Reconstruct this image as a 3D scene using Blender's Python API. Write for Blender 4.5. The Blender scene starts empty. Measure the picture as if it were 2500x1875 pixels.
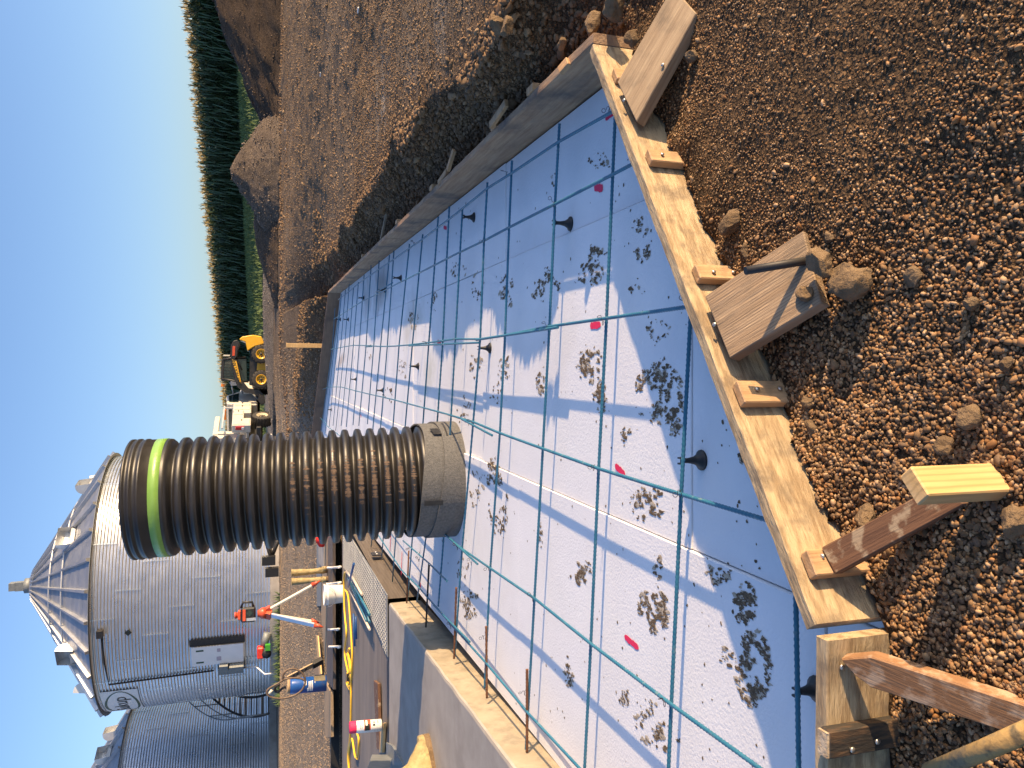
import bpy, bmesh, math, random
import numpy as np
from mathutils import Vector, Matrix
rnd = random.Random(7); rng = np.random.default_rng(7)
scn = bpy.context.scene; COL = scn.collection
# ------------------------------------------------------------------ camera, sky, sun, exposure
F_PX, CAM_H, PITCH = 1900.0, 1.35, math.atan(610/1900.0)
cT, sT = math.cos(PITCH), math.sin(PITCH)
cam_d = bpy.data.cameras.new('camera'); cam = bpy.data.objects.new('camera', cam_d); COL.objects.link(cam)
cam_d.sensor_width = 36; cam_d.lens = 36*F_PX/2500; cam_d.clip_start = .05; cam_d.clip_end = 3000
fw, up, rt = Vector((0, cT, -sT)), Vector((0, sT, cT)), Vector((1, 0, 0))
m = Matrix.Identity(4)                       # the phone was held on its side: the picture's left is up
for i in range(3):
    m[i][0] = -up[i]; m[i][1] = rt[i]; m[i][2] = -fw[i]
m[2][3] = CAM_H
cam.matrix_world = m; scn.camera = cam
SUN = Vector((3.8, -1.2, 1.0)).normalized()
ELEV = math.asin(SUN.z); AZ = math.atan2(SUN.x, SUN.y)
w = bpy.data.worlds.new('World'); scn.world = w; w.use_nodes = True
nt = w.node_tree; sky = nt.nodes.new('ShaderNodeTexSky'); sky.sky_type = 'NISHITA'; sky.sun_disc = False
sky.sun_elevation = ELEV; sky.sun_rotation = AZ; sky.altitude = 200; sky.air_density = 1.0; sky.dust_density = 1.6; sky.ozone_density = 2.3
bg = nt.nodes['Background']; bg.inputs[1].default_value = 0.15; tint = nt.nodes.new('ShaderNodeMix'); tint.data_type = 'RGBA'; tint.blend_type = 'MULTIPLY'; tint.inputs[0].default_value = 1; tint.inputs[7].default_value = (.765, .81, .96, 1)   # the phone's white balance
nt.links.new(sky.outputs[0], tint.inputs[6]); nt.links.new(tint.outputs[2], bg.inputs[0])
sl = bpy.data.lights.new('sun', 'SUN'); so = bpy.data.objects.new('sun', sl); COL.objects.link(so)
sl.energy = 4.6; sl.angle = math.radians(.53); sl.color = (1.0, .70, .39); so.location = (30, -10, 20)
so.rotation_euler = (-SUN).to_track_quat('-Z', 'Y').to_euler()
scn.view_settings.view_transform = 'Standard'; scn.view_settings.look = 'None'
scn.view_settings.exposure = 0.93; scn.view_settings.gamma = 1.0; scn.view_settings.use_curve_mapping = False
scn.cycles.max_bounces = 6; scn.cycles.diffuse_bounces = 3; scn.cycles.glossy_bounces = 3

# ------------------------------------------------------------------ helpers
def ray(px, py):
    X = 937.5-py; Y = 1250-px
    return np.array([X, F_PX*cT+Y*sT, -F_PX*sT+Y*cT])
O = np.array([0, 0, CAM_H])
def at(px, py, z=0.0):
    d = ray(px, py); return O+d*((z-CAM_H)/d[2])
def atd(px, py, yd):
    d = ray(px, py); return O+d*(yd/d[1])
def onplane(px, py, p0, n):
    d = ray(px, py); p0 = np.array(p0, float); n = np.array(n, float)
    return O+d*(((p0-O)@n)/(d@n))
def ss(a, b, x):
    t = np.clip((np.asarray(x, float)-a)/(b-a), 0, 1); return t*t*(3-2*t)
def _hash(ix, iy, s):
    h = (ix*374761393+iy*668265263+s*974634721) & 0xffffffff
    h = ((h ^ (h >> 13))*1274126177) & 0xffffffff
    return ((h ^ (h >> 16)) & 0xffff)/65535.0
def vn(x, y, s=0):
    x = np.asarray(x, float); y = np.asarray(y, float)
    ix = np.floor(x).astype(np.int64); iy = np.floor(y).astype(np.int64); fx = x-ix; fy = y-iy
    fx = fx*fx*(3-2*fx); fy = fy*fy*(3-2*fy)
    return (_hash(ix, iy, s)*(1-fx)*(1-fy)+_hash(ix+1, iy, s)*fx*(1-fy)+_hash(ix, iy+1, s)*(1-fx)*fy+_hash(ix+1, iy+1, s)*fx*fy)*2-1
def fbm(x, y, s=0, o=4):
    r = 0; a = 1; f = 1
    for i in range(o): r = r+a*vn(np.asarray(x)*f, np.asarray(y)*f, s+i); a *= .5; f *= 2.03
    return r/1.9

def tag(o, label=None, cat=None, group=None, kind=None):
    if label: o['label'] = label
    if cat: o['category'] = cat
    if group: o['group'] = group
    if kind: o['kind'] = kind
    return o
def empty(name, loc=(0, 0, 0), rz=0, label=None, cat=None, group=None):
    o = bpy.data.objects.new(name, None); COL.objects.link(o); o.empty_display_size = .1
    o.location = loc; o.rotation_euler = (0, 0, rz)
    o['_l'] = 1; del o['_l']
    return tag(o, label, cat, group)
def rootmat(o):
    mm = Matrix.Identity(4)
    while o:
        mm = o.matrix_basis @ mm; o = o.parent
    return mm
def link(name, me, mt=None, parent=None, M=None, local=False):
    o = bpy.data.objects.new(name, me); COL.objects.link(o)
    if mt:
        for q in (mt if isinstance(mt, (list, tuple)) else [mt]): me.materials.append(q)
    M = M or Matrix.Identity(4)
    if parent:
        o.parent = parent
        o.matrix_basis = M if local else rootmat(parent).inverted() @ M
    else: o.matrix_basis = M
    return o
def np_mesh(name, V, Fc, smooth=False, col=None):
    V = np.asarray(V, np.float32); Fc = np.asarray(Fc, np.int32); k = Fc.shape[1]
    me = bpy.data.meshes.new(name); me.vertices.add(len(V)); me.vertices.foreach_set('co', V.ravel())
    me.loops.add(Fc.size); me.loops.foreach_set('vertex_index', Fc.ravel())
    me.polygons.add(len(Fc)); me.polygons.foreach_set('loop_start', np.arange(0, Fc.size, k, dtype=np.int32))
    me.polygons.foreach_set('loop_total', np.full(len(Fc), k, np.int32))
    if smooth: me.polygons.foreach_set('use_smooth', np.ones(len(Fc), bool))
    if col is not None:
        ca = me.color_attributes.new('Zone', 'FLOAT_COLOR', 'POINT')
        c4 = np.ones((len(V), 4), np.float32); c4[:, :col.shape[1]] = col; ca.data.foreach_set('color', c4.ravel())
    me.update(); me.validate(); return me

class MB:
    def __init__(s): s.v = []; s.f = []; s.m = []; s.sm = []
    def add(s, V, Fs, mi=0, sm=False):
        b = len(s.v); s.v += [tuple(map(float, p)) for p in V]
        for f in Fs: s.f.append(tuple(i+b for i in f)); s.m.append(mi); s.sm.append(sm)
        return s
    def box(s, c, d, rz=0, R=None, mi=0):
        hx, hy, hz = d[0]/2, d[1]/2, d[2]/2
        R = R or Matrix.Rotation(rz, 3, 'Z'); c = Vector(c)
        V = [c+R @ Vector((x*hx, y*hy, z*hz)) for z in (-1, 1) for x, y in ((-1, -1), (1, -1), (1, 1), (-1, 1))]
        return s.add(V, [(3, 2, 1, 0), (4, 5, 6, 7), (0, 1, 5, 4), (1, 2, 6, 5), (2, 3, 7, 6), (3, 0, 4, 7)], mi)
    def tube(s, pts, r, n=8, mi=0, caps=True, rib=None, sm=True):
        P = [Vector(map(float, p)) for p in pts]; rs = list(r) if hasattr(r, '__len__') else [r]*len(P)
        V = []; T0 = None; N = None
        for i, p in enumerate(P):
            t = (P[min(i+1, len(P)-1)]-P[max(i-1, 0)]).normalized()
            if N is None:
                N = t.cross(Vector((0, 0, 1)));
                if N.length < 1e-3: N = t.cross(Vector((1, 0, 0)))
                N.normalize()
            else:
                N = (N-t*N.dot(t)).normalized()
            B = t.cross(N)
            for k in range(n):
                a = 2*math.pi*k/n; V.append(p+(N*math.cos(a)+B*math.sin(a))*rs[i])
        Fs = [(i*n+k, i*n+(k+1) % n, (i+1)*n+(k+1) % n, (i+1)*n+k) for i in range(len(P)-1) for k in range(n)]
        s.add(V, Fs, mi, sm)
        if caps:
            b = len(s.v)-len(V)
            s.f.append(tuple(b+k for k in range(n))[::-1]); s.m.append(mi); s.sm.append(False)
            s.f.append(tuple(b+(len(P)-1)*n+k for k in range(n))); s.m.append(mi); s.sm.append(False)
        return s
    def lathe(s, prof, n=32, M=None, mi=0, sm=True, a0=0, a1=2*math.pi):
        full = abs(a1-a0-2*math.pi) < 1e-6; k = n if full else n+1; V = []
        for r, z in prof:
            for i in range(k):
                a = a0+(a1-a0)*i/n; p = Vector((r*math.cos(a), r*math.sin(a), z)); V.append(M @ p if M else p)
        Fs = [(j*k+i, j*k+(i+1) % k, (j+1)*k+(i+1) % k, (j+1)*k+i) for j in range(len(prof)-1) for i in range(n)]
        return s.add(V, Fs, mi, sm)
    def prism(s, poly, vec, mi=0):          # planar 3D polygon pushed along vec
        vec = Vector(vec); P = [Vector(map(float, p)) for p in poly]; n = len(P)
        nn = Vector((0, 0, 0))
        for i in range(n): nn += P[i].cross(P[(i+1) % n])
        if nn.dot(vec) > 0: P = P[::-1]
        V = P+[p+vec for p in P]
        return s.add(V, [tuple(range(n)), tuple(range(2*n-1, n-1, -1))]+[((i+1) % n, i, n+i, n+(i+1) % n) for i in range(n)], mi)
    def build(s, name, mt, parent=None, M=None, local=False, bevel=0):
        me = bpy.data.meshes.new(name); me.from_pydata(s.v, [], s.f)
        me.polygons.foreach_set('material_index', s.m); me.polygons.foreach_set('use_smooth', s.sm)
        if M is None and parent and not local:
            me.transform(rootmat(parent).inverted()); local = True
        if bevel:
            bm = bmesh.new(); bm.from_mesh(me)
            bmesh.ops.bevel(bm, geom=list(bm.edges), offset=bevel, segments=1, affect='EDGES', clamp_overlap=True)
            bm.to_mesh(me); bm.free()
        me.update()
        return link(name, me, mt, parent, M, local)
def copy_tree(o, parent=None):
    c = o.copy(); COL.objects.link(c)
    if parent: c.parent = parent
    for ch in list(o.children): copy_tree(ch, c)
    return c
def text_mesh(txt, size=1, extrude=.004, shear=0):
    cu = bpy.data.curves.new('txt', 'FONT'); cu.body = txt; cu.size = size; cu.extrude = extrude; cu.align_x = 'CENTER'; cu.align_y = 'CENTER'; cu.resolution_u = 3; cu.shear = shear
    o = bpy.data.objects.new('txt', cu); COL.objects.link(o); dg = bpy.context.evaluated_depsgraph_get()
    me = bpy.data.meshes.new_from_object(o.evaluated_get(dg)); bpy.data.objects.remove(o); bpy.data.curves.remove(cu); me.name = 'lettering'
    return me

# ------------------------------------------------------------------ materials
def M(name, c1, c2=None, scale=6, detail=5, rough=.6, metal=0, bump=0, bscale=60, stretch=(1, 1, 1), c3=None, s3=2, lo=.35, hi=.65, lo3=.52, hi3=.68, spec=.5, rrough=None, bdist=.01, world=False, wave=None, rand=0, mask3=1):
    mt = bpy.data.materials.new(name); mt.use_nodes = True; n = mt.node_tree; N = n.nodes; L = n.links
    b = N['Principled BSDF']; b.inputs['Roughness'].default_value = rough; b.inputs['Metallic'].default_value = metal
    b.inputs['Specular IOR Level'].default_value = spec
    b.inputs['Base Color'].default_value = (*c1, 1)
    if c2 is None and not bump: return mt
    tc = N.new('ShaderNodeTexCoord'); mp = N.new('ShaderNodeMapping'); mp.inputs['Scale'].default_value = stretch
    L.new(tc.outputs['Object'], mp.inputs[0]); vec = mp.outputs[0]
    if rand:
        oi = N.new('ShaderNodeObjectInfo'); mu = N.new('ShaderNodeMath'); mu.operation = 'MULTIPLY'; mu.inputs[1].default_value = rand; L.new(oi.outputs['Random'], mu.inputs[0]); L.new(mu.outputs[0], mp.inputs['Location'])
    def noise(sc, de, v=vec, ro=.6):
        t = N.new('ShaderNodeTexNoise'); t.inputs['Scale'].default_value = sc; t.inputs['Detail'].default_value = de; t.inputs['Roughness'].default_value = ro; L.new(v, t.inputs[0]); return t.outputs[0]
    def rng_(x, lo, hi):
        r = N.new('ShaderNodeMapRange'); r.inputs[1].default_value = lo; r.inputs[2].default_value = hi; L.new(x, r.inputs[0]); return r.outputs[0]
    def mix(f, a, c):
        x = N.new('ShaderNodeMix'); x.data_type = 'RGBA'
        if hasattr(f, 'links'): L.new(f, x.inputs[0])
        else: x.inputs[0].default_value = f
        for k, q in ((6, a), (7, c)):
            if hasattr(q, 'links'): L.new(q, x.inputs[k])
            else: x.inputs[k].default_value = (*q, 1)
        return x.outputs[2]
    colr = c1
    if c2 is not None:
        f = rng_(noise(scale, detail), lo, hi); colr = mix(f, c1, c2)
        if wave:
            wv = N.new('ShaderNodeTexWave'); wv.bands_direction = 'Y'; wv.inputs['Scale'].default_value = wave[0]; wv.inputs['Distortion'].default_value = wave[1]; wv.inputs['Detail'].default_value = 3; wv.inputs['Detail Scale'].default_value = 1.5
            mp2 = N.new('ShaderNodeMapping'); mp2.inputs['Scale'].default_value = (.12, 1, 1); L.new(tc.outputs['Object'], mp2.inputs[0]); L.new(mp2.outputs[0], wv.inputs[0])
            g = rng_(wv.outputs[1], .55, 1.0); mm = N.new('ShaderNodeMath'); mm.operation = 'MULTIPLY'; mm.inputs[1].default_value = wave[2]; L.new(g, mm.inputs[0])
            colr = mix(mm.outputs[0], colr, tuple(x*.55 for x in c1))
        if c3 is not None:
            g = rng_(noise(s3, 5, tc.outputs['Object']), lo3, hi3)
            mm = N.new('ShaderNodeMath'); mm.operation = 'MULTIPLY'; mm.inputs[1].default_value = mask3; L.new(g, mm.inputs[0])
            colr = mix(mm.outputs[0], colr, c3)
        L.new(colr, b.inputs['Base Color'])
    if rrough is not None:
        g = N.new('ShaderNodeMapRange'); g.inputs[1].default_value = .35; g.inputs[2].default_value = .7; g.inputs[3].default_value = rough; g.inputs[4].default_value = rrough
        L.new(noise(scale*1.7, 4), g.inputs[0]); L.new(g.outputs[0], b.inputs['Roughness'])
    if bump:
        bp = N.new('ShaderNodeBump'); bp.inputs['Strength'].default_value = bump; bp.inputs['Distance'].default_value = bdist
        L.new(noise(bscale, 6), bp.inputs['Height']); L.new(bp.outputs[0], b.inputs['Normal'])
    return mt
WS = (1.2, 16, 16)
w_tan = M('form_lumber_pale', (.30, .21, .115), (.48, .365, .215), 5, 10, .8, bump=.6, bscale=16, stretch=(1.6, 9, 9), c3=(.15, .115, .08), s3=11, lo3=.5, hi3=.66, mask3=.75, rand=9, lo=.4, hi=.58)
w_new = M('new_pine', (.60, .38, .15), (.68, .46, .22), 2, 5, .6, bump=.12, bscale=9, stretch=WS, wave=(22, 2.5, .5), rand=9)
w_fir = M('fir_stake_wood', (.40, .235, .11), (.52, .33, .175), 3, 8, .7, bump=.35, bscale=9, stretch=WS, c3=(.24, .16, .09), s3=16, lo3=.52, hi3=.68, mask3=.55, rand=9)
w_grey = M('weathered_plank', (.25, .175, .105), (.38, .285, .18), 2.2, 9, .85, bump=.5, bscale=7, stretch=WS, c3=(.10, .08, .06), s3=6, lo3=.55, hi3=.75, mask3=.6, rand=9)
w_brown = M('weathered_brown_plank', (.27, .18, .105), (.38, .275, .175), 2.4, 9, .8, bump=.7, bscale=6, stretch=(1, 14, 14), wave=(38, 1.5, .65), c3=(.16, .12, .08), s3=5, mask3=.5, rand=9)
w_dark = M('dark_stained_board', (.10, .048, .025), (.17, .085, .042), 3, 8, .7, bump=.3, bscale=10, stretch=WS, c3=(.38, .30, .20), s3=16, lo3=.56, hi3=.64, mask3=.75, rand=9)
w_dark2 = M('brown_flecked_board', (.22, .11, .045), (.30, .16, .075), 3, 8, .7, bump=.3, bscale=10, stretch=WS, c3=(.46, .33, .22), s3=20, lo3=.5, hi3=.62, mask3=.8, rand=9)
w_form = M('used_form_board', (.28, .165, .09), (.42, .28, .165), 3, 9, .8, bump=.5, bscale=8, stretch=WS, c3=(.075, .065, .06), s3=3, lo3=.5, hi3=.7, mask3=.8, rand=9)
w_ply = M('brown_form_ply', (.15, .08, .042), (.21, .12, .065), 3, 7, .6, bump=.2, bscale=8, stretch=WS, c3=(.09, .05, .03), s3=2, mask3=.8)
w_tar = M('tar_stained_wood', (.03, .025, .02), (.20, .11, .05), 4, 8, .7, bump=.4, bscale=9, stretch=(2, 10, 10), lo=.5, hi=.72)
w_end = M('sawn_end_grain', (.56, .46, .33), (.36, .26, .16), 40, 6, .9, bump=.6, bscale=90)
foam_m0 = M('polystyrene_board', (.82, .82, .825), (.86, .86, .865), 3, 5, .75, bump=.45, bscale=95, bdist=.005, c3=(.60, .55, .47), s3=.9, lo3=.55, hi3=.85, mask3=.45, spec=.3)
foam_m = foam_m0
def stain(mt, spots):
    n = mt.node_tree; N = n.nodes; L = n.links; b = N['Principled BSDF']; tc = N.new('ShaderNodeTexCoord')
    src = b.inputs['Base Color'].links[0].from_socket
    for (x, y, rx, ry, rz, col, k, sc) in spots:
        mp = N.new('ShaderNodeMapping'); mp.vector_type = 'TEXTURE'; mp.inputs['Location'].default_value = (x, y, 0); mp.inputs['Rotation'].default_value = (0, 0, rz); mp.inputs['Scale'].default_value = (rx, ry, 1)
        L.new(tc.outputs['Object'], mp.inputs[0]); ln = N.new('ShaderNodeVectorMath'); ln.operation = 'LENGTH'; L.new(mp.outputs[0], ln.inputs[0])
        no = N.new('ShaderNodeTexNoise'); no.inputs['Scale'].default_value = sc; no.inputs['Detail'].default_value = 7; L.new(tc.outputs['Object'], no.inputs[0])
        ad = N.new('ShaderNodeMath'); ad.operation = 'MULTIPLY_ADD'; ad.inputs[1].default_value = 1.5; L.new(no.outputs[0], ad.inputs[0]); L.new(ln.outputs['Value'], ad.inputs[2])
        mr = N.new('ShaderNodeMapRange'); mr.inputs[1].default_value = 1.75; mr.inputs[2].default_value = .95; mr.inputs[3].default_value = 0; mr.inputs[4].default_value = k; L.new(ad.outputs[0], mr.inputs[0])
        mx = N.new('ShaderNodeMix'); mx.data_type = 'RGBA'; L.new(mr.outputs[0], mx.inputs[0]); L.new(src, mx.inputs[6]); mx.inputs[7].default_value = (*col, 1); src = mx.outputs[2]
    L.new(src, b.inputs['Base Color'])
_sp = []
for (px, py, rx, ry, rz, col, k, sc) in ((1125, 545, .34, .85, .05, (.30, .27, .24), .85, 3), (1040, 620, .3, .6, 0, (.36, .33, .29), .6, 4), (860, 770, .5, 2.2, .15, (.30, .22, .14), .8, 2), (845, 880, .35, 1.6, .2, (.50, .36, .23), .65, 2), (905, 860, .12, 1.2, .1, (.50, .38, .27), .6, 3), (1395, 600, .3, .4, 0, (.60, .57, .52), .5, 6),
                                      (1600, 880, .22, .3, .3, (.55, .55, .44), .55, 9), (1780, 1480, .2, .34, .5, (.50, .49, .44), .5, 9), (1450, 1290, .25, .3, .2, (.62, .58, .53), .5, 9), (1150, 1400, .4, .5, .3, (.60, .56, .52), .5, 6), (1240, 1640, .3, .5, 0, (.62, .56, .48), .5, 6), (1480, 560, .2, .25, 0, (.52, .52, .46), .45, 9), (1345, 690, .2, .3, 0, (.55, .54, .48), .5, 9), (1830, 1600, .12, .2, .6, (.42, .40, .35), .6, 12)):
    p_ = (lambda d: O_+d*((0-CAM_H)/d[2]))(np.array([937.5-py, F_PX*cT+(1250-px)*sT, -F_PX*sT+(1250-px)*cT])) if False else at(px, py, 0)
    _sp.append((p_[0], p_[1], rx, ry, rz, col, k, sc))
stain(foam_m, _sp)
mud_m = M('dried_mud', (.095, .065, .036), (.19, .135, .08), 60, 5, .95, bump=.8, bscale=180)
mud_f = M('thin_mud_film', (.34, .28, .20), (.52, .46, .37), 50, 5, .95)
soot_m = M('grey_dust_film', (.20, .17, .14), (.34, .30, .26), 20, 5, .95)
pink = M('marking_paint', (.85, .02, .09), (.75, .03, .12), 80, 4, .7)
blue = M('epoxy_coated_rebar', (.022, .13, .215), (.038, .17, .255), 9, 5, .42, c3=(.24, .30, .27), s3=28, lo3=.6, hi3=.7, mask3=.5, bump=.1, bscale=200)
navy = M('dark_blue_rebar', (.01, .06, .22), (.015, .09, .26), 9, 5, .45)
rust = M('rusty_rebar', (.11, .045, .02), (.19, .085, .04), 40, 6, .85, bump=.5, bscale=160)
wire_m = M('tie_wire', (.03, .025, .025), rough=.5, metal=.6)
blk = M('black_plastic', (.012, .012, .013), (.02, .02, .02), 20, 4, .45)
pipe_m = M('black_pipe', (.013, .012, .011), (.022, .019, .016), 5, 6, .36, rrough=.5, bump=.05, bscale=60, c3=(.10, .07, .045), s3=2.2, lo3=.6, hi3=.8, mask3=.05, spec=.6)
tape_g = M('green_tape', (.17, .33, .055), (.21, .38, .075), 9, 5, .35, bump=.25, bscale=30, spec=.6)
tape_k = M('black_tape', (.015, .015, .015), (.03, .028, .025), 30, 4, .4)
felt = M('grey_foam_wrap', (.085, .085, .082), (.135, .132, .125), 60, 6, .9, bump=.6, bscale=120)
conc = M('grey_concrete', (.31, .285, .25), (.375, .345, .305), 4, 8, .8, bump=.12, bscale=120, c3=(.24, .215, .185), s3=2.5, mask3=.6)
conc_f = M('formed_concrete_face', (.27, .225, .155), (.36, .305, .22), 6, 8, .85, bump=.4, bscale=30, c3=(.20, .17, .125), s3=9, mask3=.7)
pit_f = M('dirty_pit_floor', (.16, .135, .115), (.24, .205, .17), 2.2, 8, .8, bump=.2, bscale=50, stretch=(.3, 2, 1), c3=(.10, .10, .11), s3=.9, mask3=.6)
steel = M('checker_plate', (.24, .25, .255), (.33, .335, .335), 5, 6, .5, metal=.55, rrough=.7)
rsteel = M('weathered_steel_face', (.085, .068, .052), (.15, .12, .09), 3, 8, .7, metal=.3, stretch=(2, .5, 18), bump=.2, bscale=30)
dsteel = M('dark_steel', (.03, .03, .032), (.055, .05, .047), 12, 5, .55, metal=.5)
gsteel = M('grey_painted_steel', (.17, .19, .20), (.23, .245, .25), 10, 6, .6, metal=.3, bump=.1, bscale=40)
galv = M('galvanised_sheet', (.66, .68, .70), (.74, .755, .77), 1.3, 5, .27, metal=.88, rrough=.40, rand=5)
galv_r = M('galvanised_roof', (.42, .44, .46), (.52, .53, .545), 1.3, 5, .42, metal=.85, rrough=.55, rand=5)
hood_m = M('galvanised_hood', (.55, .56, .57), (.64, .65, .655), 2, 5, .5, metal=.6)
white = M('white_paint', (.74, .73, .70), (.80, .79, .76), 4, 4, .4)
cream = M('white_truck_paint', (.52, .49, .42), (.58, .55, .48), 3, 4, .3, c3=(.55, .49, .38), s3=3, mask3=.35)
sign_w = M('sign_white', (.80, .80, .80), (.84, .84, .84), 3, 3, .5)
dgreen = M('sign_green', (.012, .06, .03), rough=.5)
dblack = M('sign_black', (.012, .016, .014), rough=.5)
yellow = M('machine_yellow', (.80, .42, .02), (.86, .48, .035), 5, 4, .35, c3=(.35, .25, .10), s3=2.5, mask3=.4)
mblack = M('machine_black', (.018, .018, .019), (.035, .033, .03), 6, 5, .45)
rubber = M('tyre_rubber', (.022, .021, .02), (.055, .048, .04), 12, 5, .8, bump=.3, bscale=60)
glassm = M('dark_cab_glass', (.02, .035, .035), rough=.08, spec=.8)
red = M('red_paint', (.62, .035, .02), (.70, .06, .03), 6, 4, .4)
orange = M('tripod_red', (.55, .075, .03), (.62, .10, .04), 8, 4, .4)
grn = M('bright_green_paint', (.06, .30, .03), rough=.4)
beige = M('tripod_ivory', (.72, .67, .52), (.78, .74, .60), 6, 4, .45)
alu = M('aluminium', (.62, .63, .65), (.70, .71, .72), 6, 4, .35, metal=.7)
cord_m = M('yellow_cord', (.85, .50, .02), (.90, .56, .04), 8, 4, .4)
pvc = M('white_plastic', (.72, .70, .66), (.78, .76, .72), 5, 4, .4)
tanpvc = M('pale_conduit', (.60, .50, .40), (.66, .57, .47), 5, 4, .5)
cyl_b = M('blue_cylinder_paint', (.012, .07, .30), (.02, .10, .36), 7, 6, .35, c3=(.16, .10, .07), s3=7, lo3=.58, hi3=.7, mask3=.7)
hose_m = M('brown_hose', (.10, .065, .04), (.16, .11, .075), 12, 4, .55)
strap_m = M('rusty_flat_bar', (.30, .21, .12), (.42, .31, .19), 9, 6, .75)
boot_m = M('muddy_rubber_boot', (.26, .20, .085), (.44, .34, .16), 14, 7, .75, bump=.35, bscale=35, c3=(.12, .09, .05), s3=12, mask3=.6)
clod_m = M('dry_clay', (.125, .08, .04), (.215, .145, .08), 14, 8, .95, bump=.9, bscale=40, bdist=.02, rand=4)
leaf = M('corn_leaf', (.040, .075, .028), (.065, .11, .04), 1.2, 4, .55)
tassel = M('corn_tassel', (.34, .26, .10), (.46, .36, .16), 3, 3, .8)
grass_m = M('grass_blades', (.075, .118, .036), (.11, .165, .055), .5, 4, .8)
screw_m = M('zinc_screw', (.55, .52, .46), rough=.35, metal=.8)
amber = M('amber_lens', (.75, .22, .02), rough=.2)
tail = M('red_lens', (.45, .02, .02), rough=.2)
cloth_r = M('red_rag', (.72, .03, .02), (.60, .02, .015), 12, 4, .9)
dirt_pipe = M('dusty_brown_patch', (.085, .055, .035), (.15, .10, .066), 40, 6, .9)

def zone_mat(name, stones=False):
    mt = bpy.data.materials.new(name); mt.use_nodes = True; n = mt.node_tree; N = n.nodes; L = n.links; b = N['Principled BSDF']
    b.inputs['Roughness'].default_value = .9; b.inputs['Specular IOR Level'].default_value = .25
    a = N.new('ShaderNodeVertexColor'); a.layer_name = 'Zone'; tc = N.new('ShaderNodeTexCoord')
    def noise(sc, de, st=None):
        t = N.new('ShaderNodeTexNoise'); t.inputs['Scale'].default_value = sc; t.inputs['Detail'].default_value = de; t.inputs['Roughness'].default_value = .68
        v = tc.outputs['Object']
        if st:
            mp = N.new('ShaderNodeMapping'); mp.inputs['Scale'].default_value = st; L.new(v, mp.inputs[0]); v = mp.outputs[0]
        L.new(v, t.inputs[0]); return t.outputs[0]
    def mul(c, x, lo, hi):
        r = N.new('ShaderNodeMapRange'); r.inputs[1].default_value = .3; r.inputs[2].default_value = .7; r.inputs[3].default_value = lo; r.inputs[4].default_value = hi; L.new(x, r.inputs[0])
        mx = N.new('ShaderNodeMix'); mx.data_type = 'RGBA'; mx.blend_type = 'MULTIPLY'; mx.inputs[0].default_value = 1
        L.new(c, mx.inputs[6]); L.new(r.outputs[0], mx.inputs[7]); return mx.outputs[2]
    if stones:
        c = mul(a.outputs[0], noise(90, 3), .8, 1.15); L.new(c, b.inputs['Base Color']); b.inputs['Roughness'].default_value = .7
    else:
        c = mul(a.outputs[0], noise(1.4, 8), .72, 1.3); c = mul(c, noise(22, 6), .62, 1.4); c = mul(c, noise(7, 6, (1, 3, 1)), .8, 1.2); L.new(c, b.inputs['Base Color'])
        wn = N.new('ShaderNodeVectorMath'); wn.operation = 'ADD'; sc_ = N.new('ShaderNodeVectorMath'); sc_.operation = 'SCALE'; sc_.inputs['Scale'].default_value = .012
        nz = N.new('ShaderNodeTexNoise'); nz.inputs['Scale'].default_value = 60; L.new(tc.outputs['Object'], nz.inputs[0]); L.new(nz.outputs[1], sc_.inputs[0]); L.new(tc.outputs['Object'], wn.inputs[0]); L.new(sc_.outputs[0], wn.inputs[1])
        hs = []
        for sc2 in (75, 150):
            vo = N.new('ShaderNodeTexVoronoi'); vo.inputs['Scale'].default_value = sc2; L.new(wn.outputs[0], vo.inputs['Vector']); hs.append(vo)
            sp = N.new('ShaderNodeSeparateColor'); L.new(vo.outputs['Color'], sp.inputs[0]); c = mul(c, sp.outputs[0], .72, 1.3)
        c = mul(c, hs[0].outputs['Distance'], 1.12, .6); L.new(c, b.inputs['Base Color'])
        h1 = N.new('ShaderNodeMath'); h1.operation = 'MULTIPLY_ADD'; h1.inputs[1].default_value = -.75; L.new(hs[0].outputs['Distance'], h1.inputs[0]); L.new(noise(30, 7), h1.inputs[2])
        h2 = N.new('ShaderNodeMath'); h2.operation = 'MULTIPLY_ADD'; h2.inputs[1].default_value = -.4; L.new(hs[1].outputs['Distance'], h2.inputs[0]); L.new(h1.outputs[0], h2.inputs[2])
        bp = N.new('ShaderNodeBump'); bp.inputs['Strength'].default_value = 1; bp.inputs['Distance'].default_value = .022; L.new(h2.outputs[0], bp.inputs['Height']); L.new(bp.outputs[0], b.inputs['Normal'])
    return mt
soil_m = zone_mat('soil_and_gravel'); stone_m = zone_mat('pebbles', True)

# ------------------------------------------------------------------ terrain
ZT = .21                                              # top of the forms and of the old slab
nA = np.array([1.232, 2.595]); nC = np.array([-.52, 1.402])             # outer top edge of the near form
nd = (nC-nA)/np.linalg.norm(nC-nA); nn_in = np.array([nd[1], -nd[0]])   # inward normal of the near form
def xb(y): return 1.236+.0357*(np.asarray(y)-2.9)+.045
fB = at(832, 715, 0)[:2]; fL = at(786, 1046, 0)[:2]; fdir = (fL-fB)/np.linalg.norm(fL-fB)
fE = fB+fdir*7.2
CREST_Y = np.array([0, 2.3, 3.2, 4.2, 5.8, 8.6, 10.9, 14.5, 20, 60]); CREST_X = np.array([2.6, 2.2, 1.62, 1.6, 1.88, 1.95, 2.0, 2.35, 2.9, 6])
corn0 = np.array([20.3, 45.0]); corn1 = np.array([5.2, 67.0]); cdir = (corn1-corn0)/np.linalg.norm(corn1-corn0); cn = np.array([cdir[1], -cdir[0]])
if cn[1] < 0: cn = -cn
def corn_z(s): return 2.55-.0135*s
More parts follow.
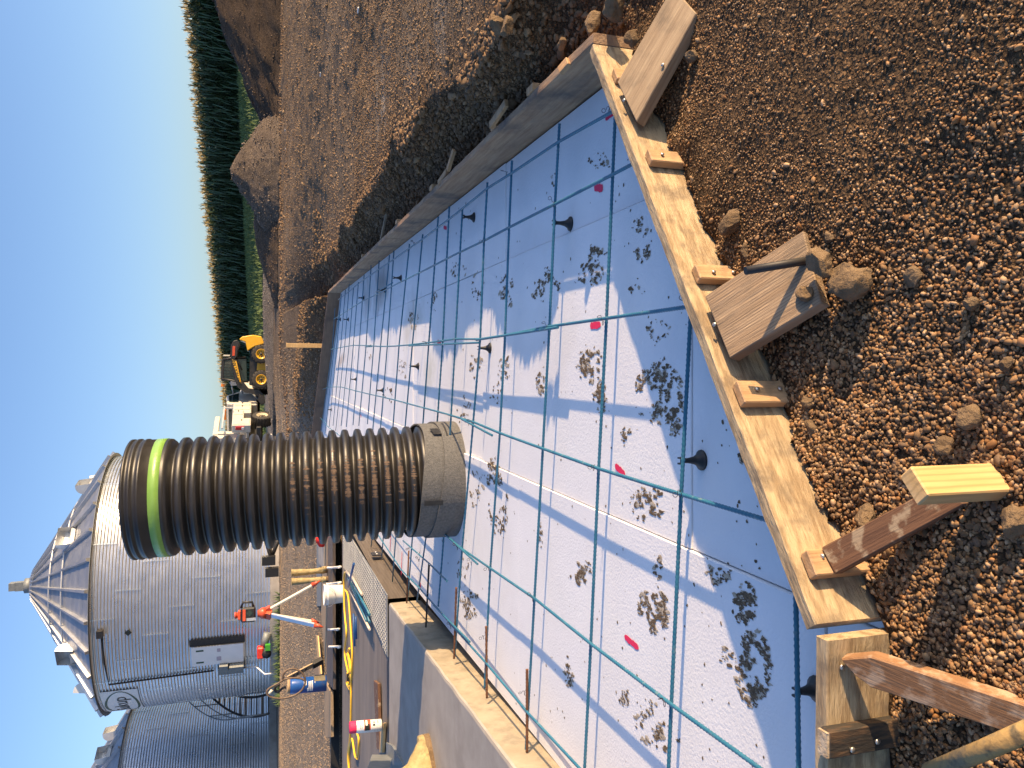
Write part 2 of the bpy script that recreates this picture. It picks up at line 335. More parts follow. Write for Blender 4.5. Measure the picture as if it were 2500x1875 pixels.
def Hgt(x, y, rough=1):
    x = np.asarray(x, float); y = np.asarray(y, float)
    far = ss(6, 34, y)
    wob = .14*vn(y*1.1, y*0+3, 5)+.07*vn(y*3.1, y*0+9, 6)
    xc = np.interp(y, CREST_Y, CREST_X)+wob; xo = xb(y)
    t = np.clip((x-xo)/np.maximum(xc-xo, .1), 0, 1); bank = .355+.035*vn(y*1.2, y*0, 8)-.12*ss(9, 14, y)
    bank = bank*ss(2.25, 2.85, y)+(1-ss(2.25, 2.85, y))*.04
    right = -.03+(bank+.03)*t**1.15+np.clip(x-xc, 0, None)*.0+.56*far*ss(0, 2, x-xc)
    right = right+.035*ss(2.9, 5, x)*ss(2.8, 6, y)
    hl = .12+.62*ss(14.2, 27, y)
    trench = (y > 11.95) & (y < 13.95) & (x < -1.2)
    left = np.where(trench, -.9, hl)
    # beyond the far form
    db = (x-fB[0])*fdir[1]-(y-fB[1])*fdir[0]; beyond = -db if ((0-fB[0])*fdir[1]-(30-fB[1])*fdir[0]) < 0 else db
    back = .02+.42*ss(.2, 1.6, beyond)+.5*ss(15, 36, y)
    k = ss(-3.4, -1.6, x+.0*y)
    zl = left*(1-k)+back*k
    z = np.where((x > xo) & (y > 2.2), right, zl)
    z = np.where((y > 2.2) & (x > -3.4) & (x <= xo) & (beyond > 0) & (k > 0), zl, z)
    k2 = ss(1.2, 4.5, beyond)*ss(-2.5, 1.5, x); z = np.where((y > 12) & (beyond > 0) & (x > -3), np.maximum(z, 0)*(1-k2)+(.44+.56*far)*k2, z)
    # near ground round the camera
    dn = (x-nA[0])*nn_in[0]+(y-nA[1])*nn_in[1]
    near = .035+.03*vn(x*1.1, y*1.1, 11)+.0*x
    inslab = (y > 1.38) & (x < xo) & (dn > 0) & (beyond < .03)
    z = np.where((dn <= 0) & (y < 2.75) & (x < 3.2), near*(1-ss(2.2, 2.7, y)*ss(1.3, 1.6, x))+np.maximum(z, near)*(ss(2.2, 2.7, y)*ss(1.3, 1.6, x)), z)
    z = np.where((y <= 1.38), near, z)
    z = np.where(inslab & (x > -2.05), -.10, z)
    z = np.where((x <= -1.78) & (y > 1.38) & (y < 11.95), -.10, z)
    # rise to the corn
    u = (x-corn0[0])*cn[0]+(y-corn0[1])*cn[1]; s = (x-corn0[0])*cdir[0]+(y-corn0[1])*cdir[1]
    kk = ss(-15, -1, u)*ss(20, 34, y)
    z = z*(1-kk)+np.clip(corn_z(s), .8, 3)*kk
    out = ~(inslab | trench | ((x <= -1.78) & (y < 11.95)))
    amp = np.where(out, 1., 0.)*rough
    bk = np.clip(t*(1-t)*4, 0, 1)*((x > xo) & (y > 2.4))
    z = z+amp*(.012*fbm(x*3, y*3, 21)+.007*fbm(x*13, y*13, 31)+.06*bk*fbm(x*4.5, y*3.2, 41)+.035*bk*fbm(x*11, y*9, 51)+.018*bk*fbm(x*26, y*22, 55)+.022*far*fbm(x*.7, y*.9, 61)*3*(y < 60)+ss(.1, 1.5, x-xc)*ss(2.5, 4, y)*(y < 40)*(.03*fbm(x*1.1, y*3.2, 71, 5)+.035*fbm(x*2.6, y*2.0, 73, 4)+.02*fbm(x*7, y*5, 75, 3)))
    # slope of soil heaped against the near form
    hp = np.exp(-np.abs(dn)/.12)*(dn < 0)*(y < 2.9)*(x < 1.5)
    z = z+hp*(.018+.05*fbm(x*5, y*5, 81))
    return z
def lines(a, b, n): return np.linspace(a, b, n)
gx = np.concatenate([-np.geomspace(600, 6.2, 50), lines(-6, -2.2, 40), lines(-2.1, 3.2, 240), lines(3.25, 9, 110), np.geomspace(9.2, 600, 56)])
gy = np.concatenate([[-60, -20, -6, -2, -.8], lines(-.4, 3.4, 190), lines(3.42, 9, 170), lines(9.06, 20, 150), np.geomspace(20.2, 1500, 100)])
GX, GY = np.meshgrid(gx, gy); GZ = Hgt(GX, GY)
u = (GX-corn0[0])*cn[0]+(GY-corn0[1])*cn[1]
tc_ = ss(0, .6, GX-np.interp(GY, CREST_Y, CREST_X))
brown = np.array([.140, .083, .039]); tanc = np.array([.185, .122, .066]); greyc = np.array([.20, .150, .10]); dark = np.array([.085, .06, .04]); green = np.array([.075, .12, .036])
pp = [at(1030, 260, .42), at(1085, 150, .42), at(990, 330, .42), at(865, 470, .45), at(900, 260, .45)]; scrape = sum(np.exp(-((GX-q[0])/.55)**2-((GY-q[1])/.38)**2) for q in pp)*(fbm(GX*1.5, GY*9, 97) > .05)
n1 = np.clip(.7*fbm(GX*.8, GY*.8, 91)+.9*fbm(GX*.35, GY*3.1, 95), -1, 1)
pale = np.clip(tc_*ss(2.6, 4, GY)+ss(13.8, 15, GY)*(GX < -1)+ss(15, 22, GY), 0, 1)[..., None]
colr = brown*(1-pale)+(tanc*(.5-.5*n1[..., None])+greyc*(.5+.5*n1[..., None]))*pale
lk = (ss(13.6, 14.4, GY)*(1-ss(-1.5, .5, GX)))[..., None]; colr = colr*(1-lk)+np.array([.285, .235, .18])*lk*(1+.15*n1[..., None])
clayk = np.clip((GX-xb(GY))*2, 0, 1)*(1-tc_)*(GY > 2.4); colr = colr*(1-clayk[..., None]*.22)+dark*clayk[..., None]*.22
gk = (ss(-12, -9.5, u)*ss(24, 33, GY))[..., None]; colr = colr*(1-gk)+green*gk
sk = np.clip(scrape, 0, 1)[..., None]*tc_[..., None]; colr = colr*(1-.75*sk)+np.array([.33, .29, .24])*.75*sk
wet = np.exp(-np.abs((GX-nA[0])*nn_in[0]+(GY-nA[1])*nn_in[1])/.3)*(GY < 2.7); colr = colr*(1-.35*wet[..., None])
nx, ny = len(gx), len(gy); idx = np.arange(nx*ny).reshape(ny, nx)
quads = np.stack([idx[:-1, :-1].ravel(), idx[:-1, 1:].ravel(), idx[1:, 1:].ravel(), idx[1:, :-1].ravel()], 1)
g = link('ground', np_mesh('ground', np.stack([GX.ravel(), GY.ravel(), GZ.ravel()], 1), quads, True, colr.reshape(-1, 3)), soil_m)
tag(g, kind='structure')

# loose stones and pebbles: real meshes joined into masses
def ico(sub=1):
    bm = bmesh.new(); bmesh.ops.create_icosphere(bm, subdivisions=sub, radius=1)
    V = np.array([v.co for v in bm.verts]); Fc = np.array([[v.index for v in f.verts] for f in bm.faces]); bm.free(); return V, Fc
ICO1, ICO2 = ico(1), ico(2)
STC = np.array([1.16, .98, .80])*np.array([[.215, .140, .075], [.150, .105, .063], [.25, .170, .095], [.20, .115, .052], [.21, .15, .092], [.13, .098, .07], [.34, .26, .165], [.17, .118, .068], [.36, .28, .19], [.10, .075, .055], [.26, .16, .085]])
def stones(name, x, y, r, base=ICO1, sink=.35, tint=None, angular=.18, zoff=0, flat=.62):
    V0, F0 = base; n = len(x); k = len(V0)
    a = rng.uniform(0, 2*np.pi, n); tl = rng.normal(0, .35, n)
    sc = np.stack([rng.uniform(.95, 1.3, n), rng.uniform(.55, .95, n), rng.uniform(flat-.22, flat+.16, n)], 1)*r[:, None]
    P = V0[None]*(1+rng.normal(0, angular*.5, (n, k, 1)))*sc[:, None, :]
    ct, st = np.cos(tl)[:, None], np.sin(tl)[:, None]; X = P[..., 0]*ct-P[..., 2]*st; Z = P[..., 0]*st+P[..., 2]*ct
    ca, sa = np.cos(a)[:, None], np.sin(a)[:, None]; X2 = X*ca-P[..., 1]*sa; Y2 = X*sa+P[..., 1]*ca
    z0 = Hgt(x, y)+r*flat*(1-2*sink)+zoff
    V = np.stack([X2+x[:, None], Y2+y[:, None], Z+z0[:, None]], -1).reshape(-1, 3)
    Fc = (F0[None]+(np.arange(n)*k)[:, None, None]).reshape(-1, 3)
    c = STC[rng.integers(0, len(STC), n)]*rng.uniform(.75, 1.2, (n, 1))
    if tint is not None: c = c*.45+np.array(tint)*.55*rng.uniform(.75, 1.25, (n, 1))
    o = link(name, np_mesh(name, V, Fc, True, np.repeat(c, k, 0)), stone_m); tag(o, kind='stuff'); return o
def scatter(n, x0, x1, y0, y1, keep):
    x = rng.uniform(x0, x1, n); y = rng.uniform(y0, y1, n); q = keep(x, y); return x[q], y[q]
def in_near(x, y):
    dn = (x-nA[0])*nn_in[0]+(y-nA[1])*nn_in[1]
    return np.where(x < -.53, y < 1.355, dn < -.012) & (x < 1.75)
def view(x, y, z=.05, mgn=60):
    zz = y*cT-(z-CAM_H)*sT; yy = y*sT+(z-CAM_H)*cT; px = 1250-F_PX*yy/zz; py = 937.5-F_PX*x/zz
    return (zz > .2) & (px > -mgn) & (px < 2500+mgn) & (py > -mgn) & (py < 1875+mgn)
def near_density(x, y):       # washed pea gravel at the lower left, trodden fines to the upper right
    f = ss(-.1, .75, x+.35*(y-1.2)+.28*fbm(x*2, y*2, 101)); return 1-.60*f*(.7+.5*(fbm(x*3, y*3, 103) > .0))
x, y = scatter(150000, -1.3, 1.7, .35, 2.75, lambda x, y: in_near(x, y) & view(x, y) & (rng.uniform(0, 1, len(x)) < near_density(x, y)))
r = (.0034+.0062*rng.beta(1.4, 3.1, len(x)))*(1-.42*ss(-.1, .8, x+.35*(y-1.2)))
sel = x < 9
stones('pea_gravel', x, y, r, ICO1, .32, angular=.34)
x, y = scatter(3400, -1.3, 1.7, .35, 2.7, lambda x, y: in_near(x, y) & view(x, y) & (rng.uniform(0, 1, len(x)) < near_density(x, y)*.85))
stones('coarse_gravel', x, y, (.0068+.0066*rng.beta(1.3, 4.5, len(x)))*(1-.25*ss(.2, 1, x)), ICO2, .30, angular=.26)
def bankk(x, y): return (x > xb(y)+.06) & (y > 2.3) & view(x, y, .3)
x, y = scatter(26000, 1.2, 5.5, 2.3, 9, lambda x, y: bankk(x, y)); rr = .004+.011*rng.beta(1.2, 4.5, len(x))
stones('bank_gravel', x, y, rr*(.8+.07*y), ICO1, .42, tint=(.165, .11, .06), angular=.3)
x, y = scatter(18000, 1.5, 14, 9, 24, lambda x, y: bankk(x, y)); stones('yard_gravel', x, y, .012+.03*rng.beta(1.1, 6, len(x)), ICO1, .5, tint=(.20, .14, .085), angular=.3)
x, y = scatter(26000, -16, 1.5, 14.2, 30, lambda x, y: (x < 1) & view(x, y, .5)); stones('yard_gravel', x, y, .012+.03*rng.beta(1.1, 6, len(x)), ICO1, .5, tint=(.33, .27, .20), angular=.3)
# loose clods on the bank face
def clod_mass(name, n, fx, rmin, rmax, tint):
    x, y = fx(n); stones(name, x, y, rmin+(rmax-rmin)*rng.beta(1.1, 4, len(x)), ICO2, .52, tint=tint, angular=.5, flat=.7)
def bank_pts(n):
    y = rng.uniform(2.5, 14, n); t = rng.uniform(.1, 1.08, n); xx = xb(y)+.06+t*(np.interp(y, CREST_Y, CREST_X)-xb(y)-.04); q = view(xx, y, .3); return xx[q], y[q]
clod_mass('bank_clods', 9000, bank_pts, .006, .036, (.125, .082, .045)); clod_mass('bank_clods', 70, bank_pts, .025, .06, (.13, .086, .047))
def back_pts(n):
    s = rng.uniform(0, 7, n); d = rng.uniform(.15, 2.2, n); nb = np.array([fdir[1], -fdir[0]]);
    if nb[1] < 0: nb = -nb
    p = fB[None]+fdir[None]*s[:, None]+nb[None]*d[:, None]; return p[:, 0], p[:, 1]
clod_mass('bank_clods', 2600, back_pts, .01, .06, (.14, .095, .052))
def crest_pts(n):
    y = rng.uniform(2.7, 11, n); xx = np.interp(y, CREST_Y, CREST_X)+rng.normal(.05, .12, n); return xx, y
clod_mass('bank_clods', 900, crest_pts, .006, .032, (.16, .108, .06))

# ------------------------------------------------------------------ single clods
def clod(px, py, size, z, label, s=(1, .8, .7), name='dirt_clod', seed=0, rz=None, tint=None):
    p = at(px, py, z); zc = p[1]*cT-(p[2]-CAM_H)*sT; R = size*.84*zc/F_PX/2
    V0, F0 = ico(4); r2 = random.Random(int(px*7+py)); ph = [r2.uniform(0, 9) for _ in range(6)]
    d = 1+.34*fbm(V0[:, 0]*1.6+ph[0], V0[:, 1]*1.6+V0[:, 2]*1.3+ph[1], 1)+.20*fbm(V0[:, 2]*2.9+ph[2], V0[:, 0]*2.7-V0[:, 1]*2.1+ph[3], 2)+.16*fbm(V0[:, 0]*6+V0[:, 2]*5, V0[:, 1]*6-V0[:, 2]*4, 7)+.09*fbm(V0[:, 0]*13+V0[:, 2]*9, V0[:, 1]*9-V0[:, 2]*5, 3)
    V = V0.copy()
    for _ in range(11):
        pn_ = np.array([r2.gauss(0, 1), r2.gauss(0, 1), r2.gauss(0, 1)]); pn_ /= np.linalg.norm(pn_); hh_ = r2.uniform(.52, .86); dd = V@pn_-hh_; V = V-np.clip(dd, 0, None)[:, None]*pn_
    V = V*(1.12+.62*(d-1))[:, None]
    V = V*np.array(s)*R; V[:, 2] = np.maximum(V[:, 2], -R*.45)
    a = r2.uniform(0, 6.28) if rz is None else rz
    o = link(name, np_mesh(name, V, F0, True), clod_m, None, Matrix.Translation(p) @ Matrix.Rotation(a, 4, 'Z'))
    return tag(o, label, 'dirt clod', 'clods lying round the form boards')
CL = [(1786, 546, 84, .07, 'tan upright clod touching the form board above the middle stake'),
      (1823, 612, 62, .05, 'crumbly clod cluster in the corner above the broad brown brace'),
      (2006, 640, 92, .10, 'grey brown clod holding the foot of the black steel pin'),
      (2072, 690, 136, .07, 'big pebbly clod over the free end of the broad brown brace'),
      (1965, 716, 52, .10, 'small shadowed clod lying on the broad brown brace'),
      (2232, 676, 62, .03, 'lone grey clod below the black steel pin on open pea gravel'),
      (2370, 740, 50, .03, 'small yellowish clod lying alone on the open gravel'),
      (2028, 577, 40, .05, 'pale angular stone near the upper corner of the broad brace'),
      (1978, 985, 58, .05, 'tan clod against the form board right of the third stake'),
      (1985, 1042, 66, .05, 'rusty brown clod pressed on the form board, near the square upright stake'),
      (2358, 1018, 84, .03, 'tall greyish clod in open gravel above the yellow stake'),
      (2305, 1088, 66, .04, 'ridged tan clod just above the yellow upright stake'),
      (2110, 1268, 80, .05, 'fibrous yellow clod tucked against the dark leaning brace'),
      (2472, 1275, 92, .04, 'dark jagged clod below the foot of the yellow stake'),
      (2455, 890, 44, .03, 'grey angular clod at the bottom edge of the gravel'),
      (1448, 60, 72, .16, 'large brown clod behind the corner of the form boards'),
      (1497, 22, 96, .16, 'largest shadowed clod by the wide grey brace'),
      (1545, 97, 56, .12, 'sunlit clod squeezed beside the wide grey brace'),
      (1690, 135, 44, .06, 'small grey clod under the edge of the wide grey brace'),
      (1238, 70, 60, .40, 'blocky clod on the crest of the dirt bank'),
      (1215, 60, 64, .42, 'tan clod standing out of the bank edge'),
      (1372, 105, 40, .2, 'tiny lit clod at the foot of the bank near the corner')]
for q in CL: clod(q[0], q[1], q[2], q[3], q[4], s=(1, .85, .75))

# ------------------------------------------------------------------ insulation boards
def clip(poly, p, n):                  # keep the side where (q-p).n >= 0
    out = []; k = len(poly)
    for i in range(k):
        a = np.array(poly[i]); b = np.array(poly[(i+1) % k]); da = (a-p)@n; db = (b-p)@n
        if da >= 0: out.append(a)
        if (da >= 0) != (db >= 0): out.append(a+(b-a)*da/(da-db))
    return out
face0 = np.array([-1.76, 1.5]); f_a = at(1350, 1852.8, 0)[:2]; f_b = at(1023, 1472, 0)[:2]; f_c = at(902.6, 1299.7, 0)[:2]
ldir = (f_c-f_a)/np.linalg.norm(f_c-f_a); lnorm = np.array([ldir[1], -ldir[0]])
edges = [(nA+nn_in*.040, nn_in), (np.array([0, 1.405]), np.array([0, 1.])), (f_a, lnorm), (np.array([1.236, 2.9]), np.array([-1, .0357])), (fB, None)]
fn = np.array([fdir[1], -fdir[0]]);
if (np.array([0, 5])-fB)@fn < 0: fn = -fn
edges[-1] = (fB, fn)
foam = empty('insulation_floor', (0, 4, 0), 0, 'white rigid foam boards covering the floor inside the timber forms', 'insulation')
QD = .022
def fx(x0, y): return x0+QD*(y-3)
colx = [(-3.4, -1.752, [3.0, 5.44, 7.9, 10.3, 12.8, 15.2, 17.6]), (-1.748, -.532, [1.61, 4.05, 6.49, 8.93, 11.37, 13.8, 16.2, 18.7]), (-.528, .688, [2.26, 4.80, 7.24, 9.68, 12.1, 14.6, 17.0]), (.692, 1.9, [1.9, 4.33, 6.1, 8.5, 11, 13.4])]
zoffs = [[0]*9, [.008, .013, .011, .009, .012, .008, .010, .006, .007], [0, .0045, -.003, .003, -.002, .003, 0, .002, 0], [-.003, -.005, .002, -.003, .001, -.002, 0, 0]]
for ci, (xa, xbb, ys) in enumerate(colx):
    ys = [0]+ys+[30]
    for k in range(len(ys)-1):
        y0, y1 = ys[k]+.002, ys[k+1]-.002
        poly = [np.array([fx(xa, y0), y0]), np.array([fx(xbb, y0), y0]), np.array([fx(xbb, y1), y1]), np.array([fx(xa, y1), y1])]
        for p, n in edges:
            if poly: poly = clip(poly, p, n)
        if len(poly) < 3: continue
        zo = zoffs[ci][k % len(zoffs[ci])]
        MB().prism([(q[0], q[1], zo) for q in poly], (0, 0, -.06)).build('foam_panel', foam_m, foam, bevel=.0022)
def ztop(p):
    for ci, (xa, xbb, ys) in enumerate(colx):
        if xa-.01 <= p[0]-QD*(p[1]-3) <= xbb+.002:
            k = sum(1 for q in ys if p[1] > q); return zoffs[ci][k % len(zoffs[ci])]
    return 0.01
# boot prints, specks, paint strokes lying on the foam
def blob(mb, c, r, a, el, z):
    n = 7; V = []
    for i in range(n):
        t = 2*math.pi*i/n; q = r*(1+rnd.uniform(-.55, .55)); lx, ly = q*el*math.cos(t), q*math.sin(t)
        V.append((c[0]+lx*math.cos(a)-ly*math.sin(a), c[1]+lx*math.sin(a)+ly*math.cos(a), z+.0012))
    V.append((c[0], c[1], z+.0012+r*.09)); mb.add(V, [(i, (i+1) % n, n) for i in range(n)])
PR = [(1464, 393, 32, 20, .6), (1347, 448, 14, 32, .25), (1566, 556, 20, 26, .8), (1571, 614, 20, 26, .9), (1450, 618, 34, 20, 1), (1436, 666, 40, 34, .9), (1331, 694, 42, 42, .9), (1238, 708, 18, 50, .8), (1168, 698, 18, 36, .6),
      (1443, 889, 34, 46, 1.3), (1468, 970, 18, 42, 1), (1612, 962, 62, 76, 1.5), (1650, 1010, 24, 60, .7), (1323, 925, 12, 42, .8), (1540, 1066, 26, 26, .9), (1233, 914, 16, 46, .6), (1212, 965, 16, 30, .6), (1161, 889, 16, 44, .8),
      (1204, 1164, 26, 46, 1.1), (1222, 1237, 24, 70, 1.3), (1584, 1230, 44, 44, .8), (1429, 1399, 32, 30, 1.1), (1602, 1491, 44, 56, 1.5), (1615, 1386, 14, 40, 1), (1327, 1310, 8, 34, .8), (1764, 1399, 34, 28, .8), (1829, 1473, 28, 54, 1.5), (1850, 1630, 44, 96, 1.7), (1785, 1600, 22, 26, .5),
      (1397, 1635, 14, 40, 1), (1637, 1797, 38, 36, 1), (1536, 1709, 16, 30, .7), (1590, 1760, 30, 60, .35), (1814, 1090, 18, 56, 1.4), (1151, 1476, 26, 40, 1), (1135, 1392, 16, 30, .7), (1163, 1180, 14, 60, .7),
      (1060, 735, 12, 30, .5), (1120, 660, 20, 30, .5), (1010, 780, 12, 26, .5), (985, 900, 14, 30, .5), (950, 960, 12, 30, .4), (1130, 1000, 18, 34, .5), (900, 880, 8, 26, .5), (1560, 700, 26, 20, .25), (1610, 800, 30, 34, .3)]
md, mf = MB(), MB()
for (cx, cy, a, b, dn) in PR:
    zc0 = at(cx, cy, 0); kpx = (zc0[1]*cT+CAM_H*sT)/F_PX
    n = int(a*b*.27*dn)
    for _ in range(n):
        rr_ = math.sqrt(rnd.random()); t = rnd.uniform(0, 6.283)
        if rr_ > .75 and rnd.random() < .5: continue
        px, py = cx+a*rr_*math.cos(t), cy+b*rr_*math.sin(t)
        if vn(px/7, py/11, 77) < -.1 or vn(px/22, py/26, 78) < -.35: continue
        p = at(px, py, 0)
        if not all((p[:2]-q)@nv > .02 for q, nv in edges): continue
        film = rnd.random() < .30; s = rnd.uniform(.9, 3.0)*kpx*(1.0 if rnd.random() < .85 else 1.6)*(rnd.uniform(1, 1.9) if film else 1)
        blob(mf if film else md, p, s, rnd.uniform(1.25, 1.95), rnd.uniform(1.2, 3.2), ztop(p)+(0 if film else .0007))
for _ in range(420):                                   # scattered crumbs
    px, py = rnd.uniform(800, 1880), rnd.uniform(300, 1870); p = at(px, py, 0)
    if all((p[:2]-q)@nv > .02 for q, nv in edges): blob(md, p, rnd.uniform(.002, .006)*(1 if p[1] < 5 else 1.6), rnd.uniform(0, 3), 1.2, ztop(p))
for mb, mt in ((md, mud_m), (mf, mud_f)): tag(mb.build('mud', mt, foam), kind='stuff')
def stroke(px0, py0, px1, py1, wpx):
    a, b = at(px0, py0, 0), at(px1, py1, 0); kpx = (a[1]*cT+CAM_H*sT)/F_PX; mb = MB(); z = max(ztop(a), ztop(b))+.0022
    d = (b-a)[:2]; L = np.linalg.norm(d); d = d/L; n2 = np.array([-d[1], d[0]]); W = wpx*kpx*.72; V = []; n = 12
    for sgn in (1, -1):
        for i in range(n+1):
            t = i/n if sgn > 0 else 1-i/n; e = math.sqrt(max(0, 1-(2*t-1)**8))
            q = a[:2]+d*L*t+n2*W*sgn*(e*.8+.2+rnd.uniform(-.18, .18)); V.append((q[0], q[1], z))
    mb.add(V, [tuple(range(len(V)))]); mb.build('paint_stroke', pink, foam)
for s in ((1476, 290, 1497, 274, 10), (1449, 456, 1470, 461, 13), (1444, 796, 1470, 792, 12), (1505, 1136, 1530, 1160, 11), (1533, 1552, 1568, 1582, 11), (1067, 834, 1076, 838, 7), (1084, 555, 1092, 557, 6), (955, 1300, 952, 1345, 4), (982, 1345, 980, 1405, 5), (1024, 1424, 1028, 1430, 9), (883, 1012, 884, 1018, 5)): stroke(*s)

# ------------------------------------------------------------------ rebar mat
mat_ = empty('rebar_mat', (0, 4, .09), 0, 'turquoise coated rebar grid tied together above the white foam', 'rebar grid')
RB = .0066
def bar(pts, z, mt=blue, name='rebar', parent=mat_, r=RB, fine=True, wob=0):
    P = [np.array(p, float) if len(p) == 3 else at(p[0], p[1], z) for p in pts]
    out = []
    for i in range(len(P)-1):
        L = np.linalg.norm(P[i+1]-P[i]); near = min(P[i][1], P[i+1][1])
        st = .0055 if (fine and near < 4.2) else .012 if near < 6 else .3
        n = max(1, int(L/st))
        for k in range(n): out.append(P[i]+(P[i+1]-P[i])*k/n)
    out.append(P[-1]); rs = []
    for i, p in enumerate(out): rs.append(r*(1.13 if (i % 3 == 0 and p[1] < 6.2) else .93 if p[1] < 6.2 else 1.0))
    mb = MB(); mb.tube(out, rs, 8 if out[0][1] < 7 else 6); return mb.build(name, mt, parent)
ZQ, ZP = .098, .084
Q = [[(1502.5, 268.7), (1363.3, 346.5), (1246.9, 424.2), (1189, 460.4), (1112, 523), (1030, 585), (951, 640), (925.7, 657), (904.5, 672), (887, 684), (863, 702), (852.7, 711.6), (826, 731.5)],
     [(1551, 397), (1496, 426), (1355, 498.3), (1243.3, 555), (1181.8, 587.7), (1112, 621), (1040, 658), (998.6, 678.5), (957.5, 699), (921.7, 718), (884.6, 735.5), (848.7, 758), (830, 770.6), (815, 779)],
     [(1687, 748), (1480.8, 777.2), (1341.6, 797), (1233, 818.8), (1172, 828), (1112, 827.5), (1060, 835), (1000, 842), (965, 845), (929.6, 846), (893.8, 843.6), (863, 843), (839.5, 847), (808, 853)],
     [(1888, 1274.5), (1663, 1206.8), (1461.7, 1144.2), (1325.4, 1095.4), (1220.5, 1057.4), (1155.4, 1030), (1080, 1008), (1000, 986.5), (964, 976.6), (932, 969), (900.5, 962), (867, 954), (832.8, 944.8), (803.6, 944.8), (787, 950.7)],
     [(1862, 1881), (1639, 1720), (1442.5, 1571.7), (1304.9, 1461), (1197, 1387.5), (1128.5, 1340), (1068.5, 1290), (950, 1172), (860, 1090), (820, 1056), (802, 1043.6), (790, 1028), (781.8, 1019.7)],
     [(1420, 1881), (1291, 1743), (1187, 1619), (1110.4, 1534.5), (1023, 1434.6), (980, 1391.5), (917, 1296.7)]]
for q in Q: bar(q, ZQ)
bar([(1091.4, 1419), (1047, 1375), (984, 1320)], ZQ)
for a, b in (((1172, 835), (1000, 847)), ((1366, 797), (1165, 834)), ((1205, 1061), (1128, 1026)), ((1169, 1375), (1075, 1295)), ((1150, 1565), (1060, 1480)), ((920, 712), (960, 693)), ((910, 845), (893, 849))):   # lapped ends
    pa, pb = at(*a, ZQ), at(*b, ZQ); bar([pa+np.array([-.004, 0, .009]), pb+np.array([.010, 0, .006])], 0)
PB = [[(1942, 1413), (1946, 1627), (1950, 1881)], [(1687, 748), (1663, 1206.8), (1639, 1720), (1632, 1881)], [(1502.5, 268.7), (1496, 426), (1480.8, 777), (1461.7, 1144), (1442.5, 1571.7), (1427, 1881)], [(1366, 302), (1355, 498), (1341.6, 797), (1325.4, 1095), (1304.9, 1461), (1283, 1845)],
      [(1250, 392), (1243, 555), (1233, 819), (1220.5, 1057), (1197, 1388), (1183, 1680)], [(1190, 445), (1181.8, 587.7), (1172.4, 828.5), (1155.4, 1030), (1128.5, 1340), (1110, 1602)], [(1129, 510), (1112, 827), (1101, 1020), (1082, 1330), (1070, 1480)],
      [(1097, 503.6), (1081, 834.5), (1068.5, 1017), (1041.7, 1300), (1018, 1470)], [(1070, 529), (1046.8, 838), (1034, 1017), (1007.8, 1300), (995, 1466)], [(1032, 572), (1007, 840), (990.7, 1024), (968, 1290), (958, 1420)], [(999.7, 596), (974.4, 841.8), (960, 1035), (937, 1297), (932, 1360)],
      [(961.8, 612), (945.6, 845), (929.7, 1036), (910, 1300), (906, 1335)], [(951, 623), (929, 846), (911, 1037.6), (894, 1285)], [(925.7, 636), (912.4, 845), (897, 1035)], [(906, 648), (893.8, 843.6), (876, 1039)], [(889, 670.5), (877, 843), (862, 1037.6)], [(875, 689), (862.7, 843), (845.4, 1041.6)], [(863, 703.7), (852, 844.5), (832.8, 1039)],
      [(852.7, 693), (841.5, 846), (819.6, 1051)], [(843.4, 707.6), (831.5, 848), (813, 1039)], [(833.5, 718), (822, 850), (803.7, 1041.6)], [(830, 757), (815.6, 851), (794, 1057.5)], [(818, 753), (811, 852), (782.4, 1057.5)]]
for i, q in enumerate(PB): bar(q, ZP, blue)
# tie wires: a curl at many crossings
def curl(px, py, s=.022):
    p = at(px, py, ZQ+.006); a = rnd.uniform(0, 6.28); mb = MB(); pts = [p+np.array([.012*math.cos(t), .012*math.sin(t), .002*t-.008]) for t in np.linspace(0, 6.5, 9)]
    e = np.array([math.cos(a), math.sin(a), .35]); pts += [pts[-1]+e*s*.7]; c = pts[-1]
    pts += [c+np.array([e[0]*.008*math.sin(t), e[1]*.008*math.sin(t), .008*(1-math.cos(t))]) for t in np.linspace(.5, 5.6, 7)]
    mb.tube(pts, .0011 if p[1] < 5 else .002, 5); mb.build('tie_wire', wire_m, mat_)
for q in ((1486, 268), (1351, 499), (1182, 588), (1236, 424), (1471, 787), (1334, 799), (1680, 748), (1448, 1142), (1151, 1031), (1660, 1205), (1621, 1716), (1300, 1463), (1150, 1376), (1192, 1388), (1116, 1338), (1180, 1556), (1280, 1692), (1022, 1368), (998, 1340), (940, 970), (1040, 838), (905, 844), (1100, 1530), (1010, 595)): curl(*q)

